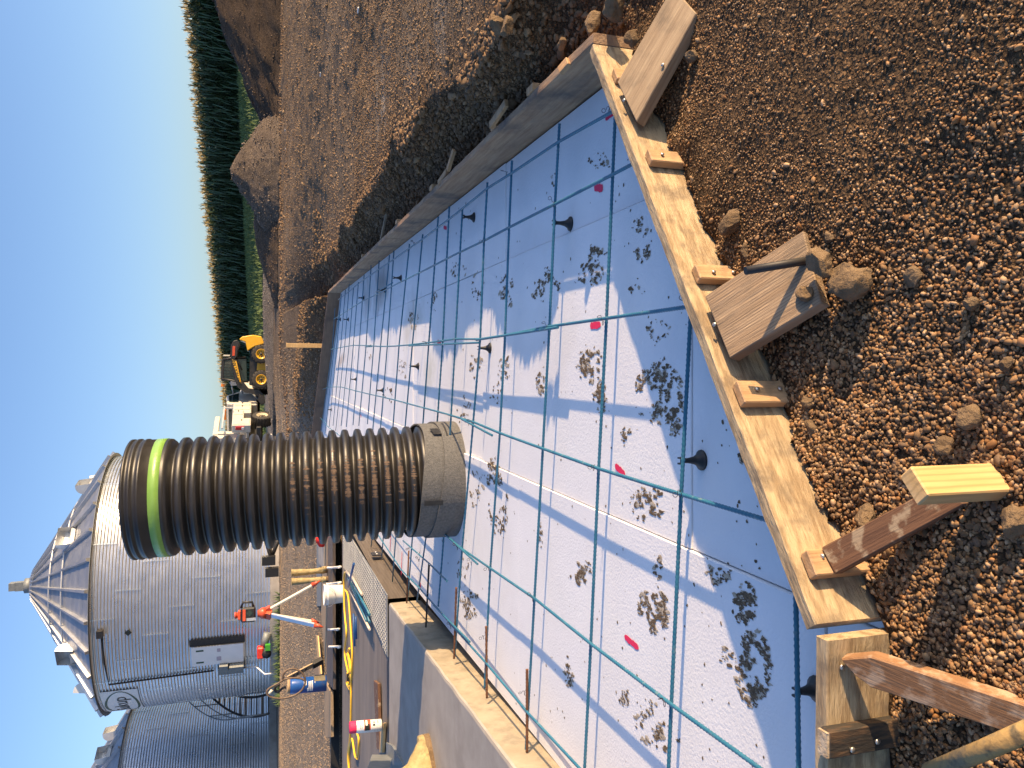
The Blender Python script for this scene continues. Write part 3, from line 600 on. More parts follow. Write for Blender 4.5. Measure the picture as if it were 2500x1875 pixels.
# plastic chairs under the bars
def chair(px, py, label, s=1.0):
    p = at(px, py, .080); c = empty('rebar_chair', (p[0], p[1], 0), 0, label, 'rebar chair', 'black plastic chairs holding up the rebar')
    zb = ztop(p)+.001
    MB().lathe([(.0, zb+.004), (.033, zb+.003), (.034, zb), (.033, zb+.005), (.022, zb+.012), (.013, zb+.028), (.0085, zb+.05), (.008, .074), (0, .074)], 16, Matrix.Translation((p[0], p[1], 0))).build('cone', blk, c)
    mb = MB(); mb.box((p[0]-.009, p[1], .078), (.005, .014, .014)); mb.box((p[0]+.009, p[1], .078), (.005, .014, .014)); mb.box((p[0], p[1], .072), (.024, .016, .006)); mb.build('saddle', blk, c)
for q in ((1351, 543.5, 'black rebar chair standing right of the dark boot print by the near right corner'), (1168, 849.5, 'black rebar chair beside the lapped middle bars in the sunlit strip'), (1660, 1125, 'largest rebar chair, in the shade close to the near form board'), (1130, 529, 'black rebar chair in the dusty dark patch by the right form board'),
          (960, 678, 'second rebar chair along the right form board beyond the dusty patch'), (924, 708, 'rebar chair half hidden under a lapped bar near the right form'), (875, 727, 'small rebar chair fourth along the right form board'), (839, 779.6, 'small rebar chair just before the far right corner'), (821, 779.6, 'tiny rebar chair under the bar end in the far right corner'),
          (999.7, 894, 'rebar chair standing in the sun above the corrugated pipe'), (920, 953, 'rebar chair touching the bar that passes nearest the pipe top side'), (857, 926, 'far rebar chair in the sunlit middle of the foam'), (801, 1000, 'farthest rebar chair by the far form board'), (1941, 1690, 'rebar chair half hidden behind the short end form board')): chair(*q)

# ------------------------------------------------------------------ timber forms
def slab3(name, face, T, mt, parent=None, seed=0, bev=.003, away=None):
    """A board: its visible face polygon (first edge = end, second side = length) pushed back by its thickness."""
    P = [Vector(map(float, p)) for p in face]; x = (((P[3]-P[0])+(P[2]-P[1]))/2).normalized(); y = (P[1]-P[0]); n = x.cross(y).normalized()
    tocam = Vector((0, 0, CAM_H))-P[0]
    if n.dot(tocam) < 0: n = -n
    y = n.cross(x).normalized()
    R = Matrix((x, y, n)).transposed().to_4x4(); Mx = Matrix.Translation(P[0]) @ R; inv = Mx.inverted()
    L = [inv @ p for p in P]; L = [Vector((p.x, p.y, 0)) for p in L]
    return MB().prism(L, (0, 0, -T)).build(name, mt, parent, Mx, bevel=bev)
def longboard(name, a, b, inn, T, z0, z1, mt, parent=None, seg=40, wav=.0015):
    a = np.array([a[0], a[1], 0.]); b = np.array([b[0], b[1], 0.]); d = b-a; L = np.linalg.norm(d); d /= L; inn = np.array([inn[0], inn[1], 0.])
    Mx = Matrix(((d[0], inn[0], 0, a[0]), (d[1], inn[1], 0, a[1]), (d[2], inn[2], 1, 0), (0, 0, 0, 1)))
    c = .003; prof = [(0, z0), (0, z1-c), (c, z1), (T-c, z1), (T, z1-c), (T, z0)]; V = []; n = len(prof); r2 = random.Random(int(L*1000))
    for i in range(seg+1):
        jz = r2.uniform(-wav, wav); jy = r2.uniform(-wav, wav)*.6
        for k, (yy, zz) in enumerate(prof): V.append((L*i/seg, yy+jy+r2.uniform(-1, 1)*.0006, zz+(jz if zz > z0+.01 else 0)+r2.uniform(-1, 1)*.0007))
    det = Mx.to_3x3().determinant()
    Fs = [(i*n+k, i*n+(k+1) % n, (i+1)*n+(k+1) % n, (i+1)*n+k) for i in range(seg) for k in range(n)]+[tuple(range(n))[::-1], tuple(seg*n+k for k in range(n))]
    if det > 0: Fs = [f[::-1] for f in Fs]
    mb = MB(); mb.add(V, Fs); return mb.build(name, mt, parent, Mx)
fp0 = (nA[0], nA[1], 0.); fnv = (-nn_in[0], -nn_in[1], 0.)
o = longboard('form_board', nA, nC, nn_in, .038, -.06, ZT, w_tan); tag(o, 'long pale form board nearest the camera, sunlit on its outer face', 'form board')
o = longboard('form_board', (-.545, 1.367), (-2.1, 1.367), (0, 1), .038, -.06, ZT, w_tan, seg=24); tag(o, 'short pale form board at the lower left end, past the gap', 'form board')
rb = empty('form_board', (1.4, 8, 0), 0, 'long grey weathered form board on the right, between foam and dirt bank', 'form board')
ra = np.array([1.236, 2.592]); rB = np.array([1.643, 14.303]); rn = np.array([-.9994, .0347])
for i, (t0, t1) in enumerate(((0, .42), (.4215, .77), (.7715, 1))):
    longboard('plank', ra+(rB-ra)*t0+np.array([.038, 0]), ra+(rB-ra)*t1+np.array([.038, 0]), rn, .038, -.06, ZT+(0, .004, .001)[i], w_form, rb, 40, .003)
fb_ = empty('form_board', (0, 17, 0), 0, 'dark brown form board closing the far end of the foam', 'form board')
for t0, t1 in ((0, 3.4), (3.41, 7.0)): longboard('plank', fB-fn*.038+fdir*t0, fB-fn*.038+fdir*t1, fn, .038, -.06, ZT+.01, w_ply, fb_)
# stakes and braces on the near form
def face_at(px, py, off=0): return onplane(px, py, np.array(fp0)-np.array([nn_in[0], nn_in[1], 0])*off, fnv)
def screw(p, n, parent, mt=screw_m):
    n = Vector(n).normalized(); R = n.to_track_quat('Z', 'Y').to_matrix().to_4x4(); Mx = Matrix.Translation(Vector(p)) @ R
    MB().lathe([(0, -.01), (.0028, -.01), (.0028, .003), (.0062, .004), (.006, .007), (.0025, .0082), (0, .0082)], 10, Mx).build('screw', mt, parent)
def stake(a, b, label, mt, T=.03, screws=(), zb=-.12):
    A_, B_ = face_at(*a, off=T), face_at(*b, off=T); z = (A_[2]+B_[2])/2
    e = empty('wooden_stake', (A_[0], A_[1], z), 0, label, 'stake', 'stakes driven along the near form board')
    f = [(A_[0], A_[1], z), (B_[0], B_[1], z), (B_[0], B_[1], zb), (A_[0], A_[1], zb)]
    slab3('post', f, T-.002, mt, e)
    for px, py in screws: screw(face_at(px, py, T), (fnv[0], fnv[1], .0), e)
stake((1580, 362), (1594, 391), 'small fir stake with one screw, first below the wide grey brace', w_fir, .03, ((1616, 379), (1667, 384)))
stake((1697, 643), (1711, 678), 'small fir stake with two screws, partly under the broad brown brace', w_fir, .03, ((1741, 666), (1789, 667)))
stake((1800, 928), (1819, 982), 'small fir stake with two screws, between the broad brace and dark brace', w_fir, .03, ((1847, 952), (1902, 951)))
stake((1971, 1341), (1993, 1405), 'fir stake carrying the top of the dark leaning brace', w_fir, .032, ())
stake((1497, 165), (1509, 190), 'fir stake almost covered by the wide grey brace at the corner', w_fir, .028, ())
def brace(name, near, farp, T, mt, label, extra=None, screws=()):
    N1 = face_at(near[0][0], near[0][1], near[0][2]); N2 = face_at(near[1][0], near[1][1], near[1][2])
    F1 = at(*farp[0]); F2 = at(*farp[1])
    pts = [N1, N2, F2, F1]
    e = empty(name, tuple(N1), 0, label, 'brace', 'timber braces round the forms'); slab3('plank', pts, T, mt, e)
    for px, py in screws:
        nrm = Vector(N2-N1).cross(Vector(F1-N1)); nrm = nrm if nrm.z > 0 else -nrm; screw(onplane(px, py, N1, nrm), nrm, e)
    return pts
brace('brace_plank', ((1506.5, 200, .035), (1553, 297, .035)), ((1640, -33, .07), (1701, 33, .045)), .045, w_grey, 'wide grey weathered brace leaning off the corner of the forms', screws=((1526, 246), (1620, 160)))
brace('brace_plank', ((1720, 723, .036), (1781, 875, .036)), ((1953, 558, .085), (2012, 742, .075)), .038, w_brown, 'broad brown grained brace pinned by the black steel pin', screws=((1747, 793),))
brace('brace_plank', ((2004, 1337, .036), (2038, 1402.5, .036)), ((2252, 1203, .06), (2362, 1228, .03)), .03, w_dark, 'dark mottled brace running from the stake to the yellow upright', screws=((2010, 1358),))
# tip-cut brace on the end board
def face2(px, py, off=0): return onplane(px, py, (0, 1.367-off, 0), (0, -1, 0))
T1 = face2(2050, 1609, .012); far_a, far_b = at(2600, 1751, .03), at(2600, 1840, .02)
e = empty('brace_plank', tuple(T1), 0, 'pointed brown flecked brace screwed to the short end board', 'brace', 'timber braces round the forms')
P_ = [Vector(T1), Vector(face2(2125, 1604, .03)), Vector(far_a), Vector(far_b)]
nrm = (P_[2]-P_[0]).cross(P_[3]-P_[0]); nrm = (nrm if nrm.z > 0 else -nrm).normalized()
def onb(px, py): return Vector(onplane(px, py, P_[0], nrm))
x_ = (P_[3]-P_[0]).normalized(); y_ = nrm.cross(x_).normalized(); Mx = Matrix.Translation(P_[0]) @ Matrix((x_, y_, nrm)).transposed().to_4x4(); inv = Mx.inverted()
poly = [inv @ onb(*q) for q in ((2050, 1609), (2126, 1603), (2600, 1752), (2600, 1836), (2125, 1679), (2085, 1648))]
MB().prism([(p.x, p.y, 0) for p in poly], (0, 0, -.032)).build('plank', w_dark2, e, Mx, bevel=.003); screw(face2(2053, 1627), (0, -1, .2), e)
# upright yellow stake
Y1, Y2 = at(2418, 1129, .02), at(2467, 1198, .02); pn = np.cross(Y2-Y1, [0, 0, 1.]); Yt1 = onplane(2225, 1129, Y1, pn); Yt2 = onplane(2255, 1199, Y1, pn)
Yt = (Yt1[2]+Yt2[2])/2
e = empty('wooden_stake', tuple(Y1), 0, 'bright yellow pine upright stake at the foot of the dark brace', 'stake')
slab3('post', [(Y1[0], Y1[1], Yt), (Y2[0], Y2[1], Yt), (Y2[0], Y2[1], -.12), (Y1[0], Y1[1], -.12)], .036, w_new, e)
# tar stained stake on the end board
a, b = face2(2037, 1792, .035), face2(2028, 1857, .035); zt = max(a[2], b[2])
e = empty('wooden_stake', (a[0], a[1], 0), 0, 'black stained stake with rough sawn top on the end board', 'stake')
slab3('post', [(a[0]+.004, 1.335, zt), (b[0], 1.335, zt), (b[0], 1.335, -.1), (a[0]+.004, 1.335, -.1)], .030, w_tar, e)
MB().box(((a[0]+b[0])/2+.002, 1.350, zt+.003), (abs(a[0]-b[0])-.002, .028, .006)).build('sawn_end', w_end, e)
screw((face2(2077, 1828, .034)), (0, -1, 0), e); screw((face2(2138, 1808, .034)), (0, -1, 0), e)
# black steel pin
pb = at(1990, 633, .06); pt = onplane(1820, 661, pb, ray(1990, 633)*np.array([0, 1, 0])); zt = .33; pt = O+ray(1820, 661)*((pb[1]+.03)/ray(1820, 661)[1])
e = MB(); e.tube([pb+(pb-pt)*.3, pt], .0105, 12); o = e.build('steel_pin', dsteel); tag(o, 'black steel pin driven up through the gravel beside the broad brace', 'steel pin')
# dirty wooden handle in the lower corner
pts = [at(2270, 1885, .16), at(2400, 1832, .17), at(2520, 1780, .18)]; o = MB().tube(pts, .017, 12).build('shovel_handle', M('dirty_handle', (.34, .22, .08), (.20, .15, .08), 20, 6, .7, bump=.3, bscale=60, lo=.45, hi=.6, c3=(.05, .045, .03), s3=30, mask3=.8)); tag(o, 'dirty yellow wooden handle crossing the lower corner gravel', 'handle')
# little stakes and wedges behind the right form, and the lone stake behind the far form
for px, py, px2, py2, z, lab in ((1194, 306, 1232, 250, .24, 'thin bright stake leaning out from the middle of the right form'), (1090, 415, 1105, 365, .23, 'short weathered stake behind the right form, next along'), (1068, 447, 1088, 418, .22, 'pale split stake lying tight behind the right form'), (928, 584, 945, 500, .20, 'grey stick leaning on the bank behind the right form'), (1362, 172, 1384, 146, .24, 'splintered yellow stake behind the near right corner')):
    a, b = at(px, py, z), at(px2, py2, z-.02); d = Vector(b-a).normalized(); s = d.cross(Vector((0, 0, 1))).normalized()*.02
    o = slab3('wooden_stake', [Vector(a)-s, Vector(a)+s, Vector(b)+s, Vector(b)-s], .022, w_fir if py != 584 else w_grey); tag(o, lab, 'stake')
for py, lab in ((250, 'wood block nailed behind the right form nearest the corner'), (335, 'wood block behind the right form beside the bright stake'), (480, 'wood block behind the middle of the right form'), (560, 'wood block behind the far part of the right form'), (640, 'farthest wood block behind the right form')):
    t = (py-107)/(717-107.); p = at(1447+(803-1447)*t, py, ZT); o = MB().box((xb(p[1])+.018, p[1], .16), (.034, .085, .115)).build('wooden_stake', w_fir, bevel=.003); tag(o, lab, 'stake', 'blocks behind the right form')
p = at(790, 844, .12); o = MB().box((p[0], p[1]+.1, .45), (.09, .04, .85)).build('wooden_stake', w_new, bevel=.004); tag(o, 'lone pale stake standing behind the far form board', 'stake')

# ------------------------------------------------------------------ old slab with dowels
fd = empty('concrete_slab', (-3, 4.5, 0), 0, 'grey concrete slab edge on the left with dowels in its face', 'concrete slab')
fa = at(1252.8, 1875, ZT)[:2]; fbp = at(949.5, 1472, ZT)[:2]; fdv = (fbp-fa)/np.linalg.norm(fbp-fa); fnr = np.array([fdv[1], -fdv[0]])
q0 = fa-fdv*1.9; q1 = fbp+fdv*.0
mb = MB(); seg = 60; r2 = random.Random(3)
top = [(-7, q0[1], ZT), (-7, q1[1]-.05, ZT), (q1[0], q1[1], ZT)]
prof = [(-.022, .0), (-.006, -.004), (.0, -.016), (.002, -.30)]
V = []
for i in range(seg+1):
    p = q1+(q0-q1)*i/seg; j = r2.uniform(-.004, .004)
    V.append((p[0]-fnr[0]*.35, p[1]-fnr[1]*.35, ZT))
    for k, (o_, dz) in enumerate(prof): V.append((p[0]+fnr[0]*(o_+j*(k < 3)), p[1]+fnr[1]*(o_+j*(k < 3)), ZT+dz+(r2.uniform(-.003, .001) if k in (1, 2) else 0)))
n = 5
mb.add(V, [(i*n+k, (i+1)*n+k, (i+1)*n+k+1, i*n+k+1) for i in range(seg) for k in range(n-1)])
for k, mi in enumerate([0, 0, 0, 1]):
    for i in range(seg): mb.m[i*(n-1)+k] = mi
mb.add([(-7, q0[1], ZT), V[seg*n][:3], V[0][:3], (-7, q1[1], ZT)], [(0, 1, 2, 3)])
mb.add([(-7, q1[1], ZT), V[0][:3], V[1], V[2], V[3], V[4], (-7, q1[1], -.1)], [(0, 6, 5, 4, 3, 2, 1)], 1)
mb.build('slab', [conc, conc_f], fd)
for a, b, mt in (((1114, 1434.6), (1108.5, 1608), rust), ((1187, 1529), (1188.8, 1704), rust), ((1286.7, 1634), (1286.7, 1836), rust), ((998, 1345), (993, 1472), rust), ((1047.6, 1375.6), (1039.7, 1531), dsteel)):
    bar([at(*a, .098), at(*b, .093)], 0, mt, 'dowel', fd, .0072)
# floor left of it, cover plate, weathered face, trench
fl = MB(); P1 = at(948, 1472, .20); fl.prism([(-9, 7.45, .2), (P1[0]-.05, 7.42, .2), (at(852, 1304, .2)[0]-.05, 11.95, .2), (-9, 11.95, .2)], (0, 0, -.25)); o = fl.build('concrete_floor', pit_f); tag(o, kind='structure')
cov = empty('cover_plate', (-2.6, 9, .2), 0, 'grey checker plate cover beside the weathered steel face', 'steel plate')
pl = [at(*q, .222) for q in ((852, 1304), (944, 1452), (945.6, 1604), (881, 1453), (838, 1385), (837, 1300))]
MB().prism(pl, (0, 0, -.012)).build('plate', steel, cov, bevel=.002)
tr = MB()                                              # raised treads of the plate, on the part near enough to show them
def inpoly(x, y, P):
    r = False
    for i in range(len(P)):
        a, b = P[i], P[(i+1) % len(P)]
        if (a[1] > y) != (b[1] > y) and x < (b[0]-a[0])*(y-a[1])/(b[1]-a[1])+a[0]: r = not r
    return r
pc = [np.array(q)*.985+np.mean(pl, 0)*.015 for q in pl]
gyy = 6.9; k = 0
while gyy < 11.9:
    gxx = -5.5+(k % 2)*.022
    while gxx < -1.9:
        if inpoly(gxx, gyy, pc): tr.box((gxx, gyy, .2235), (.036, .010, .004), math.radians(45 if k % 2 else -45))
        gxx += .044
    gyy += .044; k += 1
tag(tr.build('tread', steel, cov), kind='stuff')
sf = empty('steel_beam', (-2, 9, 0), 0, 'dark weathered steel face under the checker plate edge', 'steel beam'); sf['kind'] = 'thing'
a, b = at(990, 1433, 0), at(902.6, 1299.7, 0); d = (b-a)/np.linalg.norm(b-a); a = a-d*.25; b = b+d*3.5
off = np.array([-.03, 0, 0])
mb = MB(); mb.add([a+off+[0, 0, -.1], b+off+[0, 0, -.1], b+off+[0, 0, .208], a+off+[0, 0, .208]], [(0, 1, 2, 3)]); mb.build('web', rsteel, sf)
p = at(923, 1346, .08); MB().box((p[0]-.03, p[1], .10), (.012, .16, .11)).build('bracket', dsteel, sf)
for yy in (-.05, .05): MB().tube([(p[0]-.03, p[1]+yy, .10), (p[0]-.012, p[1]+yy, .10)], .013, 8).build('bolt', screw_m, sf)
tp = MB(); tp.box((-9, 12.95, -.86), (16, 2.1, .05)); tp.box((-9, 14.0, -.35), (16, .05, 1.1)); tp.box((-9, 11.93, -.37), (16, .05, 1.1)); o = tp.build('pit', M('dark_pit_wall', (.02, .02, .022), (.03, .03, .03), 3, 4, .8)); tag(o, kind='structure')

# planks and steel strips beyond the trench
def flat(name, q, z, T, mt, lab, cat='plank', grp='planks beyond the trench'):
    P = [at(*p, z) for p in q]; o = slab3(name, P, T, mt, None, bev=.004); return tag(o, lab, cat, grp)
flat('plank', ((801, 1240), (812, 1240), (813, 1684), (797, 1660)), .235, .05, M('wet_dark_plank', (.07, .055, .045), (.13, .10, .08), 3, 7, .6, stretch=WS, bump=.4, bscale=8), 'dark split plank hanging over the trench edge')
flat('plank', ((790, 1240), (801, 1240), (796, 1640), (784, 1500)), .225, .04, w_grey, 'grey plank lying just behind the dark split plank')
flat('steel_channel', ((772, 1230), (787, 1230), (783, 1480), (765, 1480)), .22, .06, gsteel, 'grey steel channel behind the boots', 'steel channel')
flat('steel_channel', ((758, 1230), (770, 1230), (764, 1520), (756, 1520)), .22, .05, gsteel, 'second grey channel along the gravel edge', 'steel channel')
flat('concrete_strip', ((776, 1242), (790, 1242), (790, 1390), (778, 1375)), .24, .03, conc, 'short grey slab piece by the red rag', 'slab piece')
flat('plank', ((790, 1660), (807, 1690), (808, 1800), (794, 1800)), .23, .05, w_grey, 'grey plank end in front of the blue cylinder')
flat('plank', ((749, 1363), (754, 1363), (762, 1494), (757, 1496)), .26, .03, M('pale_lath', (.70, .64, .48), (.75, .69, .54), 3, 4, .6), 'pale white lath lying behind the boots')
flat('plank', ((771, 1552), (775, 1552), (783, 1646), (779, 1648)), .26, .03, w_new, 'yellow lath leaning by the blue cylinder')
flat('plank', ((767, 1625), (779, 1625), (779, 1648), (767, 1648)), .25, .08, w_brown, 'brown wood block beside the blue cylinder')
flat('plank', ((912, 1661), (922, 1669), (926, 1830), (919, 1830)), .24, .03, w_dark, 'brown batten lying on the pit floor')
flat('plank', ((928, 1770), (936, 1765), (932, 1838), (926, 1838)), .24, .03, w_new, 'short pale stick on the pit floor near the spray can')
flat('gap_strip', ((944, 1613), (951, 1613), (953, 1812), (945, 1812)), .206, .02, dsteel, 'black strip standing in for the shade in the gap beside the slab', 'gap shade strip', 'gap shade')  # dark strip added to draw the shade of the open gap along the slab
# hooks across the trench
for q, lab in ((((806, 1386), (832, 1384)), 'white hook bar over the trench beside the boots'), (((804, 1425.5), (832, 1422)), 'thin straight white bar over the trench by the bucket'), (((808, 1537), (828, 1536)), 'white hook bar over the trench below the tripod'), (((810, 1579), (831, 1579)), 'white hook bar over the trench by the yellow cord')):
    a, b = at(*q[0], .25), at(*q[1], .23); mid = (a*.7+b*.3)+np.array([0, 0, -.02]); mb = MB(); mb.tube([a+[0, .02, .05], a, mid, b, b+[0, -.02, .04]], .018, 8); o = mb.build('hook_bar', pvc); tag(o, lab, 'hook bar', 'white bars across the trench')

# ------------------------------------------------------------------ corrugated pipe
c0 = np.array([-.70, 5.63, 0.]); ptop = atd(327, 1219, 5.80); ax = Vector(ptop-c0); PL = ax.length; Rz = ax.normalized().to_track_quat('Z', 'Y').to_matrix().to_4x4(); PM = Matrix.Translation(c0) @ Rz
kit = empty('corrugated_pipe', tuple(c0), 0, 'tall black corrugated plastic pipe standing upright through the foam', 'pipe')
R_, r_ = .402, .348
prof = [(r_, -.08)]; z = .02; pitch = .0915; zend = PL-.30; pitch = (PL-.30-.02)/round((PL-.30-.02)/.0905)
while z < zend-pitch*.5:
    prof += [(r_, z), (r_+.004, z+pitch*.12), (R_-.010, z+pitch*.24), (R_-.001, z+pitch*.34), (R_, z+pitch*.5), (R_-.001, z+pitch*.66), (R_-.010, z+pitch*.76), (r_+.004, z+pitch*.88)]; z += pitch
prof += [(r_, z), (r_+.006, z+.010), (R_-.02, z+.026), (R_-.006, z+.042), (R_-.004, z+.055), (R_-.004, PL-.115), (R_+.002, PL-.11), (R_+.002, PL-.095), (R_-.006, PL-.09), (R_-.004, PL-.066), (R_+.004, PL-.06), (R_+.004, PL-.045), (R_-.004, PL-.04), (R_-.004, PL-.022), (R_+.003, PL-.018), (R_+.003, PL-.004), (R_-.003, PL), (R_-.03, PL), (R_-.034, PL-.01), (r_-.012, PL-.4), (r_-.012, -.05)]
MB().lathe(prof, 96, PM).build('barrel', pipe_m, kit)
zt = PL-.232; MB().lathe([(R_-.0035, zt), (R_-.0012, zt+.001), (R_-.0012, zt+.066), (R_-.0035, zt+.067)], 96, PM).build('tape_band', tape_g, kit)
v_ = PM.inverted() @ Vector((0, 0, CAM_H)); pA = math.atan2(v_.y, v_.x)
mb = MB()                                              # dusty scuffs on the rib crowns
for k in range(3, 13):
    zz = .02+pitch*k+pitch*.5
    for _ in range(60 if 3 < k < 11 else 24):
        a = pA+rnd.gauss(.10, .20); h = rnd.uniform(.006, .042); wv = rnd.uniform(.004, .022); r0 = R_-.001+.0016*(1-(abs(rnd.random())*.2))
        V = [PM @ Vector((r0*math.cos(a+dx), r0*math.sin(a+dx), zz+dz)) for dx, dz in ((-wv, rnd.uniform(-.01, 0)), (-wv*.3, -h*.6), (wv, rnd.uniform(-.012, .0)), (wv*.4, h*.5), (-wv*.5, h*.4))]
        mb.add(V, [(0, 1, 2, 3, 4)])
tag(mb.build('dust_scuff', dirt_pipe, kit), kind='stuff')
wr = empty('foam_wrap', tuple(c0), 0, 'grey foam expansion strip wrapped round the foot of the pipe', 'foam strip')
TL = Matrix.Rotation(math.radians(3), 4, 'X') @ Matrix.Rotation(math.radians(2.2), 4, 'Y'); WM = Matrix.Translation(c0)
def wrap(z0, z1, r, tilt, nm='strip'):
    mb = MB(); n = 96; V = []
    for i in range(n+1):
        a = math.radians(-215)+2*math.pi*i/n; zo = tilt(a)
        for rr2, zz in ((r, z0), (r, z1+zo), (r-.011, z1+zo), (r-.011, z0)): V.append((c0[0]+rr2*math.cos(a), c0[1]+rr2*math.sin(a), zz))
    mb.add(V, [(i*4+k, (i+1)*4+k, (i+1)*4+(k+1) % 4, i*4+(k+1) % 4) for i in range(n) for k in range(4)], 0, False); mb.build(nm, felt, wr)
wrap(-.02, .19, .423, lambda a: .035*math.cos(a-2.6)+.012*math.sin(a*2))
wrap(.10, .31, .410, lambda a: .035*math.cos(a-2.9)+.01*math.sin(a*3))
def patch(a0, a1, z0, z1, r, sh=0):
    mb = MB(); V = []; n = 8
    for i in range(n+1):
        a = a0+(a1-a0)*i/n
        for zz in (z0, z1): V.append((c0[0]+r*math.cos(a), c0[1]+r*math.sin(a), zz+sh*i/n))
    mb.add(V, [(i*2, i*2+2, i*2+3, i*2+1) for i in range(n)]); mb.build('black_tape', tape_k, wr)
patch(-1.88, -1.80, .17, .30, .4265); patch(-.62, -.45, .14, .20, .4265, .02); patch(-.66, -.2, .10, .112, .4268)

# ------------------------------------------------------------------ grain bins
BR, BZ0, BZ1, PK = 5.0, 1.06, 7.16, 10.05
NR, RH, NCOR = 7, (BZ1-BZ0)/7, 8
def sheet_mesh():
    mb = MB(); prof = []; n = NCOR*6
    for i in range(n+1): prof.append((BR+.018*math.sin(2*math.pi*i/6), RH*i/n))
    mb.lathe(prof, 10, None, 0, True, 0, math.radians(30.4))
    for i in range(NCOR*2):                                       # bolts down the lap
        zz = RH*(i+.5)/(NCOR*2); a = math.radians(.25); mb.box((BR*math.cos(a)+.024, BR*math.sin(a), zz), (.02, .03, .025))
    me = bpy.data.meshes.new('wall_sheet'); me.from_pydata(mb.v, [], mb.f); me.polygons.foreach_set('use_smooth', mb.sm); me.materials.append(galv); return me
def roof_mesh():
    mb = MB(); n = 1; a1 = math.radians(12); r0, z0, r1, z1 = .62, PK-BZ1-.12, BR+.16, -.06
    V = []; ns = 26; cs = 6
    for i in range(cs+1):
        for j in range(ns+1):
            t = j/ns; a = a1*i/cs; r = r0+(r1-r0)*t; V.append((r*math.cos(a), r*math.sin(a), z0+(z1-z0)*t+(.014 if j % 2 and .1 < t < .97 and 0 < i < cs else 0)))
    mb.add(V, [(i*(ns+1)+j, i*(ns+1)+j+1, (i+1)*(ns+1)+j+1, (i+1)*(ns+1)+j) for i in range(cs) for j in range(ns)])
    P0, P1 = Vector((r0, 0, z0)), Vector((r1, 0, z1)); d = (P1-P0).normalized(); nn = Vector((-d.z, 0, d.x)); nn = nn if nn.z > 0 else -nn; s = Vector((0, 1, 0))
    V = [P0-s*.02, P0+s*.02, P0+s*.015+nn*.09, P0-s*.015+nn*.09, P1-s*.07, P1+s*.07, P1+s*.05+nn*.13, P1-s*.05+nn*.13]
    mb.add(V, [(0, 4, 7, 3), (3, 7, 6, 2), (2, 6, 5, 1), (4, 5, 6, 7)])
    me = bpy.data.meshes.new('roof_panel'); me.from_pydata(mb.v, [], mb.f); me.materials.append(galv_r); return me
SH, RF = sheet_mesh(), roof_mesh()
def vent_mesh():
    mb = MB(); n = 10; r = .31; V = []
    for x in (-.36, .36):
        for i in range(n+1):
            a = math.pi*i/n-.35; V.append((.22-r*math.sin(a)*1.25, x, .10-r*math.cos(a)*.95))
    mb.add(V, [(i, i+1, n+2+i, n+1+i) for i in range(n)]); mb.add(V[:n+1], [tuple(range(n+1))]); mb.add(V[n+1:], [tuple(range(n, -1, -1))]); mb.box((-.05, 0, -.2), (.6, .66, .3))
    me = bpy.data.meshes.new('roof_vent'); me.from_pydata(mb.v, [], mb.f); me.materials.append(hood_m); return me
VT = vent_mesh()
def make_bin(cx, cy, label, vents, rot):
    b = empty('grain_bin', (cx, cy, BZ0), 0, label, 'grain bin', 'corrugated grain bins')
    def ch(nm, me, Mx):
        o = bpy.data.objects.new(nm, me); COL.objects.link(o); o.parent = b; o.matrix_basis = Mx; return o
    for k in range(NR):
        for i in range(12): ch('wall_sheet', SH, Matrix.Translation((0, 0, RH*k)) @ Matrix.Rotation(math.radians(30*i+(15 if k % 2 else 0)+k*4+rot), 4, 'Z') @ Matrix.Scale(1+.0012*((i+k) % 2), 4))
    for i in range(30): ch('roof_panel', RF, Matrix.Translation((0, 0, BZ1-BZ0)) @ Matrix.Rotation(math.radians(12*i+rot), 4, 'Z'))
    h = BZ1-BZ0; pk = PK-BZ0
    MB().lathe([(BR+.02, h-.07), (BR+.05, h-.06), (BR+.05, h-.045), (BR+.175, h-.075), (BR+.175, h-.06), (BR+.05, h-.02)], 96).build('eave_ring', gsteel, b, local=True)
    MB().lathe([(.64, pk-.15), (.66, pk-.12), (.52, pk), (.0, pk+.02)], 32).build('roof_cap', galv_r, b, local=True)
    mb = MB(); mb.tube([(0, 0, pk), (0, 0, pk+.25)], .3, 12); mb.box((0, 0, pk+.42), (.34, .28, .3)); mb.box((0, .02, pk+.68), (.3, .34, .22)); mb.build('peak_box', gsteel, b, local=True)
    for rr_, hh in ((2.35, .58), (3.35, .36)):
        t = (rr_-.62)/(BR+.16-.62); zz = h+(PK-BZ1-.12)*(1-t)-.06*t+.10; MB().tube([(rr_*math.cos(a), rr_*math.sin(a), zz) for a in np.linspace(0, 2*math.pi, 61)], .028, 6, caps=False).build('roof_hoop', hood_m, b, local=True)
    for a, rr_ in vents:
        t = (rr_-.62)/(BR+.16-.62); zz = h+(PK-BZ1-.12)*(1-t)-.06*t; sl_ = math.atan2(PK-BZ1-.06, BR+.16-.62)
        ch('roof_vent', VT, Matrix.Translation((rr_*math.cos(a), rr_*math.sin(a), zz+.14)) @ Matrix.Rotation(a, 4, 'Z') @ Matrix.Rotation(sl_*.55, 4, 'Y'))
    pd = MB().lathe([(BR-.2, 0), (BR+.30, 0), (BR+.34, -.03), (BR+.34, -.75)], 64).build('concrete_pad', conc, b, local=True)
    return b
ec = atd(272, 1415.5, 35.3)
A_ = lambda d: math.radians(d)
b1 = make_bin(ec[0], 35.3, 'tall corrugated steel grain bin with oval sign, nearer of the two', [(A_(-51), 3.6), (A_(-12), 4.0), (A_(20), 4.1), (A_(-120), 3.7), (A_(-163), 4.0), (A_(75), 3.9)], 3)
b2 = make_bin(-20.1, 39.2, 'darker grain bin at the edge of view, behind and left of the signed bin', [(A_(-20), 4.1), (A_(0), 4.2), (A_(30), 4.0), (A_(-100), 4)], 8)
